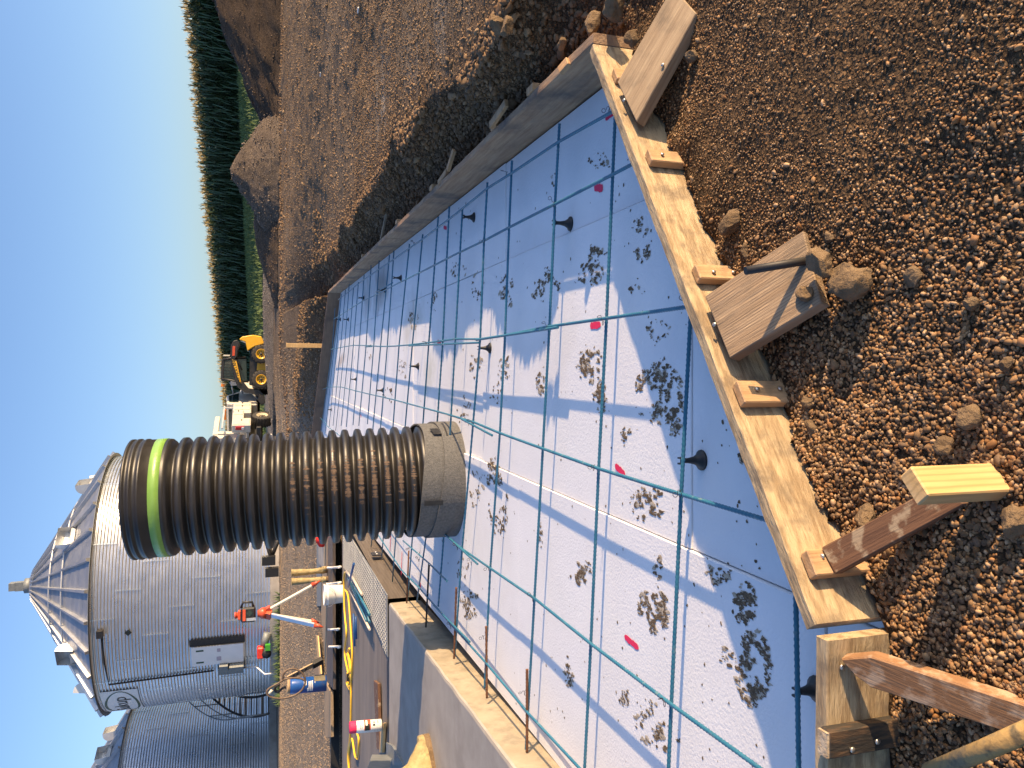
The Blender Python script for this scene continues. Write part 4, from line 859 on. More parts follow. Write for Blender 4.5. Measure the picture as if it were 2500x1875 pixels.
# things fixed to the nearer bin (local angles)
h = BZ1-BZ0
def onbin(az, r, z): return Vector((r*math.cos(az), r*math.sin(az), z))
mb = MB(); za, zb = h-1.45, h-.2; a0, a1 = A_(-161), A_(-129); n = 14
mb.add([onbin(a0+(a1-a0)*i/n, BR+.035, zz) for i in range(n+1) for zz in (za, zb)], [(i*2, i*2+2, i*2+3, i*2+1) for i in range(n)], 0, True); sg = mb.build('sign', sign_w, b1, local=True)
ac, zc_ = A_(-144), (za+zb)/2; mb = MB(); V = []; n = 40
for i in range(n+1):
    t = 2*math.pi*i/n; th = .025+.05*abs(math.sin(t)); 
    for s in (1, -1):
        V.append(onbin(ac+(1.22*math.cos(t))*(1+s*.02)/BR, BR+.042, zc_+(.55+s*th*.6)*math.sin(t)))
mb.add(V, [(i*2, i*2+1, i*2+3, i*2+2) for i in range(n)]); mb.build('oval', dgreen, sg, local=True)
def wraptext(txt, size, az, z, r, mt, par, sh=0):
    me = text_mesh(txt, size, .002, sh)
    for v in me.vertices:
        x, y, q = v.co; p = onbin(az+x/r, r+q, z+y); v.co = p
    o = link('lettering', me, mt, par, Matrix.Identity(4), True); return o
wraptext('Sukup', .70, ac, zc_+.02, BR+.046, dblack, sg)
dr = empty('equipment_door', (0, 0, 0)); dr.parent = b1; az = A_(-113); dz0, dz1 = .95, 2.75
mb = MB()
def panel(mb, a0, a1, z0, z1, r, mi=0):
    n = 6; mb.add([onbin(a0+(a1-a0)*i/n, rr2, zz) for i in range(n+1) for rr2, zz in ((r, z0), (r, z1))], [(i*2, i*2+2, i*2+3, i*2+1) for i in range(n)], mi)
panel(mb, az-.085, az+.085, dz0, dz1, BR+.09); o = mb.build('door_panel', sign_w, dr, local=True)
mb = MB(); panel(mb, az+.087, az+.145, dz0-.05, dz1+.05, BR+.05); mb.build('door_frame', dsteel, dr, local=True)
mb = MB(); panel(mb, az-.06, az-.046, dz1-.42, dz1-.16, BR+.094); panel(mb, az+.046, az+.06, dz1-.42, dz1-.16, BR+.094); mb.build('logo', dgreen, dr, local=True)
mb = MB(); panel(mb, az-.05, az-.012, dz1-1.02, dz1-.86, BR+.094); panel(mb, az+.03, az+.06, dz1-1.0, dz1-.88, BR+.094); mb.build('notice', M('faded_notice', (.42, .36, .42), (.5, .44, .5), 20, 3, .6), dr, local=True)
cb = MB(); 
for (da, z0, z1, dp) in ((-.125, .95, 1.45, .22), (-.165, .95, 1.85, .08), (-.11, 1.5, 1.8, .2)):
    p = onbin(az+da, BR+.06+dp/2, (z0+z1)/2); cb.box(p, (dp, .3, z1-z0), az+da)
cb.build('control_box', gsteel, b1, local=True)
mb = MB(); mb.tube([onbin(az-.15, BR+.1, .95), onbin(az-.15, BR+.12, .5), onbin(az-.15, BR+.5, .2), onbin(az-.15, BR+.52, -.6)], .04, 8); mb.build('conduit', hood_m, b1, local=True)
mb = MB(); mb.tube([onbin(A_(-98), BR+.05, h-.45), onbin(A_(-112), BR+.05, h-.5), onbin(A_(-124), BR+.05, h-.55), onbin(A_(-122), BR+.05, 2.0)], .03, 6); mb.box(onbin(A_(-98), BR+.12, h-.42), (.2, .26, .2), A_(-98)); mb.build('cable', dsteel, b1, local=True)
mb = MB(); p = onbin(A_(-99), BR+.035, h-1.3); R = Matrix.Rotation(A_(-99), 3, 'Z') @ Matrix.Rotation(A_(45), 3, 'X'); mb.box(p, (.01, .17, .17), R=R); mb.build('diamond_mark', dblack, b1, local=True)
# unload motor
um = empty('auger_motor', tuple(Vector((ec[0], 35.3, BZ0))+onbin(A_(-109), BR+.6, -.05)), 0, 'red and green auger drive motor in front of the signed bin', 'motor')
um.location.z = BZ0; um.scale = (.68, .68, .68)
MB().box((0, -.05, .52), (.62, .5, .34)).build('red_shroud', red, um, local=True, bevel=.06)
MB().lathe([(0, -.06), (.24, -.06), (.25, 0), (.24, .06), (0, .06)], 20, Matrix.Translation((-.05, -.25, .2)) @ Matrix.Rotation(A_(90), 4, 'X')).build('pulley', dsteel, um, local=True)
MB().box((.28, -.2, .14), (.3, .3, .26)).build('green_guard', grn, um, local=True)
MB().tube([(.2, .1, .35), (.95, .15, .15)], .2, 12).build('tube', gsteel, um, local=True)
# folding auger arms
aw = empty('folding_auger', (ec[0]+3.0, 29.6, BZ0), 0, 'black folding frame reaching out from the signed bin behind the pipe', 'frame')
A0 = np.array([0, 0, 0]); mb = MB()
for q in (((644, 1306), (662, 1362)), ((659, 1330), (662, 1378)), ((656, 1378), (680, 1318))):
    mb.tube([atd(*q[0], 29.0), atd(*q[1], 28.6)], .07, 6)
mb.build('arm', dsteel, aw); mb = MB()
for q in ((656, 1368), (664, 1396)): mb.box(atd(*q, 28.5), (.3, .3, .45))
mb.build('foot', blk, aw)
# stair round the far side of the bin
stp = empty('spiral_stair', (0, 0, 0)); stp.parent = b1
def helix(r, zo, a0, a1, z0, z1, n=40): return [onbin(a0+(a1-a0)*i/n, r, z0+(z1-z0)*i/n+zo) for i in range(n+1)]
a0, a1 = A_(-150), A_(-250); z0_, z1_ = .05, 5.6
for r, nm in ((BR+.12, 'stringer'), (BR+.86, 'stringer')): MB().tube(helix(r, 0, a0, a1, z0_, z1_), .05, 6).build(nm, dsteel, stp, local=True)
for zo in (.5, 1.0): MB().tube(helix(BR+.86, zo, a0, a1, z0_, z1_), .024, 6).build('handrail', gsteel, stp, local=True)
for i in range(26):
    t = i/25; a = a0+(a1-a0)*t; p = onbin(a, BR+.49, z0_+(z1_-z0_)*t); MB().box(p, (.72, .24, .05), a).build('tread', dsteel, stp, local=True)
    if i % 3 == 0: MB().tube([onbin(a, BR+.86, z0_+(z1_-z0_)*t), onbin(a, BR+.86, z0_+(z1_-z0_)*t+1.0)], .024, 6).build('post', gsteel, stp, local=True)

# ------------------------------------------------------------------ dirt piles
def pile(name, cx, cy, rx, ry, hh, label, mt_tint, seed, rz=0, nst=1800, flatp=1.3):
    n = 90; gx2 = np.linspace(-1.25, 1.25, n); X, Y = np.meshgrid(gx2, gx2); R = np.sqrt(X*X+Y*Y)
    Z = np.clip(1-R**flatp, -.25, 1); Z = Z+.16*fbm(X*2.2+seed, Y*2.2, seed)*np.clip(1.2-R, 0, 1)+.06*fbm(X*7+seed, Y*7, seed+3)+.02*fbm(X*20, Y*20, seed+5)
    c, s = math.cos(rz), math.sin(rz); WX = cx+(X*rx)*c-(Y*ry)*s; WY = cy+(X*rx)*s+(Y*ry)*c; base = float(Hgt(np.array([cx]), np.array([cy]))[0])
    WZ = np.where(Z > -.05, base+Z*hh, Hgt(WX, WY)-.25)
    WZ = np.maximum(WZ, Hgt(WX, WY)-.25)
    idx = np.arange(n*n).reshape(n, n); q = np.stack([idx[:-1, :-1].ravel(), idx[:-1, 1:].ravel(), idx[1:, 1:].ravel(), idx[1:, :-1].ravel()], 1)
    k = fbm(X*3, Y*3, seed+9)[..., None]*.5+.5; colr = np.array(mt_tint[0])*k+np.array(mt_tint[1])*(1-k)
    root = empty(name, (cx, cy, base), 0, label, 'dirt pile'); me = np_mesh('heap', np.stack([WX.ravel()-cx, WY.ravel()-cy, WZ.ravel()-base], 1), q, True, colr.reshape(-1, 3)); link('heap', me, soil_m, root, Matrix.Identity(4), True)
    # lumps on it
    i = rng.integers(0, n*n, nst); ok = (Z.ravel()[i] > .0); i = i[ok]; V0, F0 = ICO1; r = .015+.06*rng.beta(1, 7, len(i)); P = V0[None]*(1+rng.normal(0, .16, (len(i), len(V0), 1)))*r[:, None, None]*np.array([1, .85, .75])
    P = P+np.stack([WX.ravel()[i]-cx+rng.normal(0, .05, len(i)), WY.ravel()[i]-cy+rng.normal(0, .05, len(i)), WZ.ravel()[i]-base], 1)[:, None, :]
    c2 = (np.array(mt_tint[0])*rng.uniform(.7, 1.5, (len(i), 1))); me = np_mesh('lumps', P.reshape(-1, 3), (F0[None]+(np.arange(len(i))*len(V0))[:, None, None]).reshape(-1, 3), True, np.repeat(c2, len(V0), 0)); tag(link('lumps', me, stone_m, root, Matrix.Identity(4), True), kind='stuff')
p = atd(660, 428, 26); pile('gravel_pile', p[0], 26, 2.3, 1.9, 1.28, 'rounded grey gravel pile in front of the cornfield', ((.17, .132, .10), (.13, .098, .07)), 3, 0, 2600)
p = atd(650, -110, 25.5); pile('soil_pile', p[0], 25.8, 6.2, 2.3, 2.25, 'big dark brown soil pile at the right edge of view', ((.105, .07, .045), (.075, .052, .034)), 11, 0, 4200, 1.15)
p = atd(650, 540, 27); pile('soil_pile', p[0], 27, 2.9, 2.2, .72, 'low brown soil heap left of the gravel pile', ((.12, .082, .052), (.095, .066, .042)), 17, .1, 2200)
p = atd(668, 735, 31); pile('gravel_pile', p[0], 31, 5.0, 1.6, .36, 'low spread of grey gravel leading to the skid steer', ((.19, .165, .14), (.165, .14, .115)), 23, 0, 2000, 1.6)
# rubble along the toe of the piles and ruts of stones across the yard
x = rng.uniform(-2, 16, 2600); y = 24.2-np.abs(rng.normal(0, .8, 2600))+.02*x; stones('yard_gravel', x, y, .02+.10*rng.beta(1, 6, len(x)), ICO1, .45, tint=(.12, .085, .055), angular=.35)
yr = rng.choice([5.2, 6.4, 7.7, 9.6, 11.5, 13.8, 16.5], 9000); y = yr+rng.normal(0, .22, 9000)*(yr/8); x = rng.uniform(1.9, 15, 9000); q = view(x, y, .45) & (x > np.interp(y, CREST_Y, CREST_X)+.1); x, y = x[q], y[q]; stones('yard_gravel', x, y, (.006+.03*rng.beta(1, 6, len(x)))*(.6+.06*y), ICO1, .4, tint=(.19, .13, .075), angular=.35)

# ------------------------------------------------------------------ grass and corn
def strips(name, base, n_seg, fn, mt, kindstuff=True): pass
x, y = scatter(60000, -6, 30, 26, 80, lambda x, y: ((lambda u: (u > -11) & (u < .3))((x-corn0[0])*cn[0]+(y-corn0[1])*cn[1])) & view(x, y, 1.6, 200))
n = len(x); z = Hgt(x, y); a = rng.uniform(0, 6.28, n); hh = rng.uniform(.10, .26, n); wd = .02+.0009*y; lean = rng.normal(0, .08, (n, 2))
V = np.stack([np.stack([x-wd*np.cos(a), y-wd*np.sin(a), z-.02], 1), np.stack([x+wd*np.cos(a), y+wd*np.sin(a), z-.02], 1), np.stack([x+lean[:, 0], y+lean[:, 1], z+hh], 1)], 1).reshape(-1, 3)
tag(link('grass', np_mesh('grass', V, np.arange(3*n).reshape(n, 3)), grass_m), kind='stuff')
def corn_plant(r2):
    V, Fs, Mi = [], [], []
    def strip(pts, ws, side, mi):
        b = len(V)
        for p, q in zip(pts, ws): V.append(p-side*q); V.append(p+side*q)
        for i in range(len(pts)-1): Fs.append((b+2*i, b+2*i+1, b+2*i+3, b+2*i+2)); Mi.append(mi)
    hgt = r2.uniform(2.45, 2.65)
    strip([np.array([0, 0, 0.]), np.array([.01, 0, hgt])], [.025, .014], np.array([1, 0, 0]), 0); strip([np.array([0, 0, 0.]), np.array([0, .01, hgt])], [.025, .014], np.array([0, 1, 0]), 0)
    for i in range(12):
        zz = .25+(hgt-.45)*i/11; a = (i % 2)*math.pi+r2.uniform(-.8, .8); d = np.array([math.cos(a), math.sin(a), 0]); s = np.array([-d[1], d[0], 0]); L = r2.uniform(.55, .85); dr_ = r2.uniform(.35, .9)
        strip([np.array([0, 0, zz]), np.array([0, 0, zz+.22*L/.7])+d*L*.3, np.array([0, 0, zz+.30*L/.7])+d*L*.58, np.array([0, 0, zz+.12-dr_*.25])+d*L*.82, np.array([0, 0, zz-dr_*.6])+d*L*.95], [.02, .045, .045, .03, .004], s, 0)
    for i in range(9):
        a = r2.uniform(0, 6.28); d = np.array([math.cos(a), math.sin(a), 0]); L = r2.uniform(.3, .42) if i else .46; k = .35 if i else .05
        strip([np.array([0, 0, hgt-.05]), np.array([0, 0, hgt+L*.6])+d*L*k*.6, np.array([0, 0, hgt+L*(.85 if i else 1)])+d*L*k*1.3], [.013, .02, .008], np.array([-d[1], d[0], 0]), 1)
    return np.array(V), np.array(Fs), np.array(Mi)
tem = [corn_plant(random.Random(k)) for k in range(7)]
VV, FF, MM = [], [], []; off = 0
rows = 9
for row in range(rows):
    s = -7.0
    while s < 95:
        s += rnd.uniform(.15, .22)*(1 if row < 4 else 1.5)*(1+max(0, s)/120)
        q = corn0+cdir*s+cn*(.6+row*.72+rnd.uniform(-.08, .08)); V, Fs, Mi = tem[rnd.randrange(7)]; a = rnd.uniform(0, 6.28); c, si = math.cos(a), math.sin(a); sc = rnd.uniform(.95, 1.05)
        W = np.stack([V[:, 0]*c-V[:, 1]*si, V[:, 0]*si+V[:, 1]*c, V[:, 2]], 1)*sc; lean = rnd.gauss(0, .03); W[:, 0] += W[:, 2]*lean
        W += np.array([q[0], q[1], corn_z(s)-.05]); VV.append(W); FF.append(Fs+off); MM.append(Mi); off += len(V)
me = np_mesh('corn', np.concatenate(VV), np.concatenate(FF)); me.materials.append(leaf); me.materials.append(tassel); me.polygons.foreach_set('material_index', np.concatenate(MM).astype(np.int32))
tag(link('corn', me), kind='stuff')
p = atd(566, 967, 120); up_ = empty('utility_pole', tuple(p), 0, 'thin utility pole with crossarms far beyond the corn', 'utility pole'); q = atd(536, 967, 120)
MB().tube([p-[0, 0, 4], q], .12, 6).build('pole', w_grey, up_); MB().box(q-[0, 0, .5], (2.6, .15, .15)).build('crossarm', w_grey, up_); MB().box(q-[0, 0, 1.3], (1.6, .15, .15)).build('crossarm', w_grey, up_)

# ------------------------------------------------------------------ skid steer loader
sp = atd(661, 866, 36); gz = sp[2]
ssr = empty('skid_steer', (sp[0], 36.0, gz), math.pi, 'yellow and black skid steer loader parked before the corn', 'skid steer')
def K(xc, yc): return ((yc-360)*.00352, (888-xc+(yc-360)*.045)*.00352)
def side(mb, pts, y0, y1, mi=0): P = [K(*p) for p in pts]; mb.prism([(q[0], y0, q[1]) for q in P], (0, y1-y0, 0), mi)
mb = MB(); side(mb, [(510, 185), (540, 150), (660, 126), (768, 142), (806, 232), (690, 268), (612, 322), (585, 215)], -.62, .62); mb.build('hood', yellow, ssr, local=True, bevel=.03)
mb = MB(); side(mb, [(600, 300), (700, 270), (815, 260), (835, 420), (830, 640), (740, 760), (650, 740), (640, 330)], -.45, .45); mb.build('chassis', mblack, ssr, local=True, bevel=.02)
mb = MB(); side(mb, [(735, 440), (835, 440), (835, 560), (730, 560)], .45, .50); mb.build('side_plate', yellow, ssr, local=True)
cab = empty('cab', (0, 0, 0)); cab.parent = ssr
mb = MB(); side(mb, [(318, 440), (345, 405), (355, 410), (352, 690), (330, 690), (318, 660)], -.46, .46); mb.build('roof', mblack, cab, local=True, bevel=.02)
for s in (-.44, .44):
    mb = MB()
    mb.tube([(*K(335, 430)[:1], s, K(335, 430)[1]), (K(430, 410)[0], s, K(430, 410)[1]), (K(600, 400)[0], s, K(600, 400)[1])], .045, 6)
    mb.tube([(K(335, 665)[0], s, K(335, 665)[1]), (K(480, 690)[0], s, K(480, 690)[1]), (K(640, 700)[0], s, K(640, 700)[1])], .045, 6)
    mb.tube([(K(470, 420)[0], s, K(470, 420)[1]), (K(480, 690)[0], s, K(480, 690)[1])], .03, 6); mb.build('frame', mblack, cab, local=True)
    mb = MB(); side(mb, [(350, 440), (470, 425), (600, 420), (620, 690), (480, 680), (352, 650)], s*.97, s*.97+.01); mb.build('side_window', glassm, cab, local=True)
    mb = MB()
    for k in range(9):
        t = k/8; mb.tube([(K(352+t*120, 440)[0], s, K(352+t*120, 440)[1]), (K(352+t*120, 675)[0], s, K(352+t*120, 675)[1])], .008, 4)
    for k in range(7):
        yy = 450+k*36; mb.tube([(K(352, yy)[0], s, K(352, yy)[1]), (K(472, yy)[0], s, K(472, yy)[1])], .008, 4)
    mb.build('window_grille', mblack, cab, local=True)
mb = MB(); side(mb, [(352, 675), (640, 700), (640, 705), (352, 682)], -.42, .42); mb.build('windscreen', glassm, cab, local=True)
MB().box((K(335, 742)[0], .3, K(345, 742)[1]), (.12, .12, .14)).build('work_light', amber, cab, local=True)
MB().box((K(335, 378)[0], .1, K(372, 378)[1]), (.06, .5, .26)).build('rear_plate', beige, cab, local=True)
for s in (-1, 1):
    y0 = .48*s; y1 = .64*s
    ar = empty('lift_arm', (0, 0, 0)); ar.parent = ssr
    mb = MB(); side(mb, [(420, 400), (418, 260), (445, 205), (490, 190), (520, 230), (500, 290), (490, 400), (470, 420)], y0, y1); mb.build('rear_tower', mblack, ar, local=True, bevel=.015)
    mb = MB(); side(mb, [(425, 395), (500, 440), (560, 680), (640, 780), (770, 800), (830, 860), (800, 900), (700, 850), (600, 830), (520, 770), (485, 690), (430, 470)], y0+.012*s, y1-.01*s); mb.build('boom', mblack, ar, local=True, bevel=.015)
    mb = MB(); side(mb, [(438, 425), (492, 452), (560, 718), (540, 700), (512, 640), (450, 470)], y1+.002*s, y1+.012*s); dec = mb.build('decal', yellow, ar, local=True)
    if s > 0:
        me = text_mesh('NEW HOLLAND', .17, .002); pc_ = K(502, 580); dx = K(540, 700)[0]-K(470, 470)[0]; dz = K(540, 700)[1]-K(470, 470)[1]; ang = math.atan2(dz, dx)
        Mx = Matrix.Translation((pc_[0], y1+.016, pc_[1])) @ Matrix.Rotation(math.pi, 4, 'Z') @ Matrix.Rotation(math.pi/2, 4, 'X') @ Matrix.Rotation(-ang, 4, 'Z'); link('lettering', me, dblack, dec, Mx, True)
        mb = MB(); side(mb, [(440, 268), (470, 268), (470, 385), (440, 385)], y1+.002, y1+.014); bd = mb.build('badge', orange, ar, local=True, bevel=.004)
        me = text_mesh('LOADER', .01, .001); bpy.data.meshes.remove(me)
    mb = MB(); mb.tube([(K(560, 560)[0], y0+.05*s, K(560, 560)[1]), (K(480, 400)[0], y0+.05*s, K(480, 400)[1])],   .03, 8); mb.build('cylinder', dsteel, ar, local=True)
def wheel(root, x, y, z, R, W, rim, n=18, nm='wheel', axis='Y'):
    wv = empty(nm, (x, y, z)); wv.parent = root
    Rm = Matrix.Rotation(math.pi/2, 4, 'X') if axis == 'Y' else Matrix.Rotation(math.pi/2, 4, 'Y')
    MB().lathe([(R*.55, -W/2), (R*.85, -W/2), (R*.97, -W*.42), (R, -W*.3), (R, W*.3), (R*.97, W*.42), (R*.85, W/2), (R*.55, W/2)], 36, Rm).build('tyre', rubber, wv, local=True)
    mb = MB()
    for k in range(n):
        a = 2*math.pi*k/n
        for s in (-1, 1):
            M3 = (Rm @ Matrix.Rotation(a+s*.09, 4, 'Z')).to_3x3(); mb.box(M3 @ Vector((R*.99, 0, s*W*.24)), (R*.09, R*.11, W*.5), R=M3)
    mb.build('tread_lug', rubber, wv, local=True)['kind'] = 'stuff'
    MB().lathe([(0, -W*.36), (R*.14, -W*.36), (R*.14, -W*.30), (R*.2, -W*.26), (R*.42, -W*.30), (R*.48, -W*.46), (R*.56, -W*.5), (R*.57, -W*.3), (R*.57, W*.3), (R*.56, W*.5), (R*.48, W*.46), (R*.42, W*.30), (R*.2, W*.26), (R*.14, W*.30), (R*.14, W*.36), (0, W*.36)], 30, Rm).build('rim', rim, wv, local=True)
    mb = MB()
    for s in (-1, 1):
        mb.lathe([(R*.15, s*W*.3), (R*.15, s*W*.38), (0, s*W*.38)], 12, Rm)
        for k in range(8):
            a = 2*math.pi*k/8; mb.box((Rm @ Vector((R*.27*math.cos(a), R*.27*math.sin(a), s*W*.29))), (.04, .04, .04))
    mb.build('hub', mblack, wv, local=True); return wv
for fx_, sl2 in ((0, 0), (1.10, .0)):
    for s in (-.62, .62): wheel(ssr, fx_, s, .40, .40, .28, yellow)
mb = MB(); side(mb, [(770, 850), (835, 880), (850, 960), (800, 990), (760, 930)], -.7, .7); mb.build('bucket_plate', mblack, ssr, local=True, bevel=.02)
mb = MB(); mb.tube([(K(700, 850)[0], .3, K(700, 850)[1]), (K(780, 930)[0], .3, K(780, 930)[1])], .05, 8); mb.build('tilt_cylinder', gsteel, ssr, local=True)

# ------------------------------------------------------------------ service truck
tpz = atd(666, 1016, 34); gz = tpz[2]; PHI = math.radians(20)
tk = empty('service_truck', (tpz[0]-.85, 34.4, gz), -PHI, 'white service truck with black rear box, half behind the pipe', 'truck')
def tb(nm, mt, *bx, bev=.02, par=None):
    mb = MB()
    for c, d in bx: mb.box(c, d)
    return mb.build(nm, mt, par or tk, local=True, bevel=bev)
tb('frame_rail', mblack, ((0, 1.7, .62), (.9, 5.6, .2)), ((0, 0, .5), (1.5, .2, .2)))
tb('bed', cream, ((0, .15, .98), (1.3, 2.5, .12)), ((0, 1.36, 1.3), (1.9, .08, .7)))
for s in (-1, 1):
    bx = tb('tool_box', cream, ((s*.82, .80, 1.22), (.34, 1.2, .72)), ((s*.82, -.75, 1.22), (.34, .75, .72)), ((s*.82, 0, 1.36), (.34, .9, .44)))
    for y, z, L, hz in ((.80, 1.22, .52, .62), (.24, 1.36, .48, .36), (-.75, 1.22, .6, .62), (1.15, 1.22, .4, .62)):
        tb('door', cream, ((s*1.0, y, z), (.02, L, hz)), par=bx, bev=.006)
        tb('latch', dsteel, ((s*1.015, y+.1, z), (.02, .1, .05)), par=bx, bev=0)
    tb('tail_light', tail, ((s*.86, -1.14, 1.28), (.14, .05, .34)), bev=.01)
    tb('reverse_light', white, ((s*.86, -1.15, 1.16), (.12, .05, .1)), bev=.01)
cabm = MB(); P = [(1.45, .62), (1.45, 1.45), (1.62, 1.88), (2.55, 1.92), (3.05, 1.38), (4.25, 1.26), (4.4, 1.1), (4.4, .62)]
cabm.prism([(-.88, y, z) for y, z in P], (1.76, 0, 0)); cabo = cabm.build('cab', cream, tk, local=True, bevel=.05)
for s in (-1, 1):
    mb = MB(); mb.prism([(s*.885, y, z) for y, z in ((1.62, 1.4), (1.72, 1.78), (2.45, 1.82), (2.8, 1.4))], (s*.008, 0, 0)); mb.build('side_window', glassm, cabo, local=True)
    mb = MB(); mb.tube([(s*.9, 2.7, 1.25), (s*1.4, 2.7, 1.35)], .03, 6); mb.tube([(s*.9, 2.7, 1.65), (s*1.4, 2.7, 1.72)], .03, 6); mb.tube([(s*1.4, 2.7, 1.2), (s*1.4, 2.7, 1.8)], .03, 6); mb.build('mirror_arm', hood_m, cabo, local=True); tb('mirror', white, ((s*1.4, 2.68, 1.55), (.22, .06, .4)), par=cabo)
    wheel(tk, s*.80, 0, .42, .42, .34, M('dusty_rim', (.42, .34, .22), (.5, .42, .3), 6, 4, .6), 22, axis='X'); wheel(tk, s*.80, 3.55, .42, .42, .30, M('dusty_rim', (.42, .34, .22), (.5, .42, .3), 6, 4, .6), 22, axis='X')
mb = MB(); mb.prism([(-.7, 1.444, 1.46), (.7, 1.444, 1.46), (.62, 1.56, 1.8), (-.62, 1.56, 1.8)], (0, -.006, 0)); mb.build('rear_window', glassm, cabo, local=True)
tb('crane_post', cream, ((.35, -.6, 1.75), (.22, .22, .9)), ((.35, .2, 2.22), (.2, 1.9, .2)), ((.35, -1.1, 2.0), (.3, .3, .5)))
tb('ladder_rack', hood_m, ((-.6, .2, 2.0), (.06, 2.4, .06)), ((.8, .2, 1.95), (.06, 2.4, .06)), ((-.6, -.9, 1.7), (.06, .06, .6)), ((.8, 1.2, 1.7), (.06, .06, .6)), bev=0)
tb('blue_jug', M('blue_jug', (.02, .08, .5), rough=.4), ((-.35, -1.1, 1.45), (.25, .25, .34)))
tb('red_can', red, ((-.05, -1.08, 1.4), (.28, .24, .3)))
tb('green_drum', M('green_drum', (.10, .20, .08), rough=.5), ((-.62, -1.0, 1.42), (.3, .3, .4)))
bxx = tb('rear_box', blk, ((-.15, -1.45, .88), (1.25, .5, .62)), bev=.04); tb('lid', blk, ((-.15, -1.45, 1.22), (1.3, .54, .07)), par=bxx); tb('reflector', tail, ((-.1, -1.71, .82), (.16, .02, .14)), par=bxx, bev=0)
tb('bumper', mblack, ((0, -1.2, .55), (1.9, .14, .18)))
tb('roof_light', amber, ((.2, 2.0, 1.97), (.5, .16, .1)))
MB().box((-1.1, -.2, 2.05), (.4, .3, .14)).build('pink_flag', M('pink_flag', (.8, .2, .2), rough=.8), tk, local=True)
p = atd(655, 1070, 33); o = MB().box((p[0], 33, p[2]), (.35, .2, .3)).build('white_bucket', white, bevel=.03); tag(o, 'white box on the ground showing between the pipe ribs', 'box')

# ------------------------------------------------------------------ rotating laser on tripod
hd = at(780, 1500, .28); yd = 13.2
tri = empty('tripod', tuple(atd(790, 1490, yd)), 0, 'ivory tripod with orange clamps standing on the gravel by the trench', 'tripod')
apex = atd(640, 1497, yd); feet = [((782, 1418), yd-.1), ((779, 1520), yd+.25), ((789, 1531), yd-.35)]
for i, (f, d) in enumerate(feet):
    ft = atd(*f, d); dv = Vector(ft-apex); L = dv.length; R = dv.normalized().to_track_quat('Z', 'Y').to_matrix(); lg = MB()
    a, b = Vector(apex)+dv*.08, Vector(apex)+dv*.86; cwid = .085 if i == 2 else .05
    lg.box((a+b)/2, (cwid, .035, (b-a).length), R=R); lo = lg.build('leg', alu if i == 2 else beige, tri, bevel=.008)
    MB().tube([b, Vector(ft)], [.05, .008], 8).build('shoe', orange, lo); MB().box(a, (cwid+.04, .09, .14), R=R).build('clamp', orange, lo)
MB().lathe([(0, -.06), (.085, -.06), (.09, 0), (.06, .05), (.05, .07), (0, .07)], 20, Matrix.Translation(apex)).build('head', orange, tri)
lz = empty('laser_level', tuple(apex+[0, 0, .08]), math.radians(10), 'black and orange rotating laser level on the ivory tripod', 'laser level'); lz.scale = (.88, .88, .88)
MB().box((0, 0, .15), (.26, .22, .26)).build('body', blk, lz, local=True, bevel=.03); MB().box((0, 0, .30), (.18, .16, .06)).build('shoulder', orange, lz, local=True, bevel=.02)
MB().lathe([(.05, .32), (.05, .36), (.06, .36), (.06, .385), (0, .39)], 16).build('rotor_cage', orange, lz, local=True); MB().tube([(0, 0, .32), (0, 0, .37)], .03, 10).build('prism', glassm, lz, local=True)
MB().tube([(.12, 0, .06), (.21, 0, .08), (.22, 0, .24), (.12, 0, .28)], .022, 8).build('handle', blk, lz, local=True); MB().box((.0, -.112, .22), (.2, .012, .05)).build('trim', orange, lz, local=True); MB().box((-.08, -.112, .10), (.05, .01, .16)).build('label_plate', alu, lz, local=True)
MB().box((.03, -.113, .13), (.09, .008, .09), R=Matrix.Rotation(.785, 3, 'Y')).build('keypad_mark', glassm, lz, local=True)

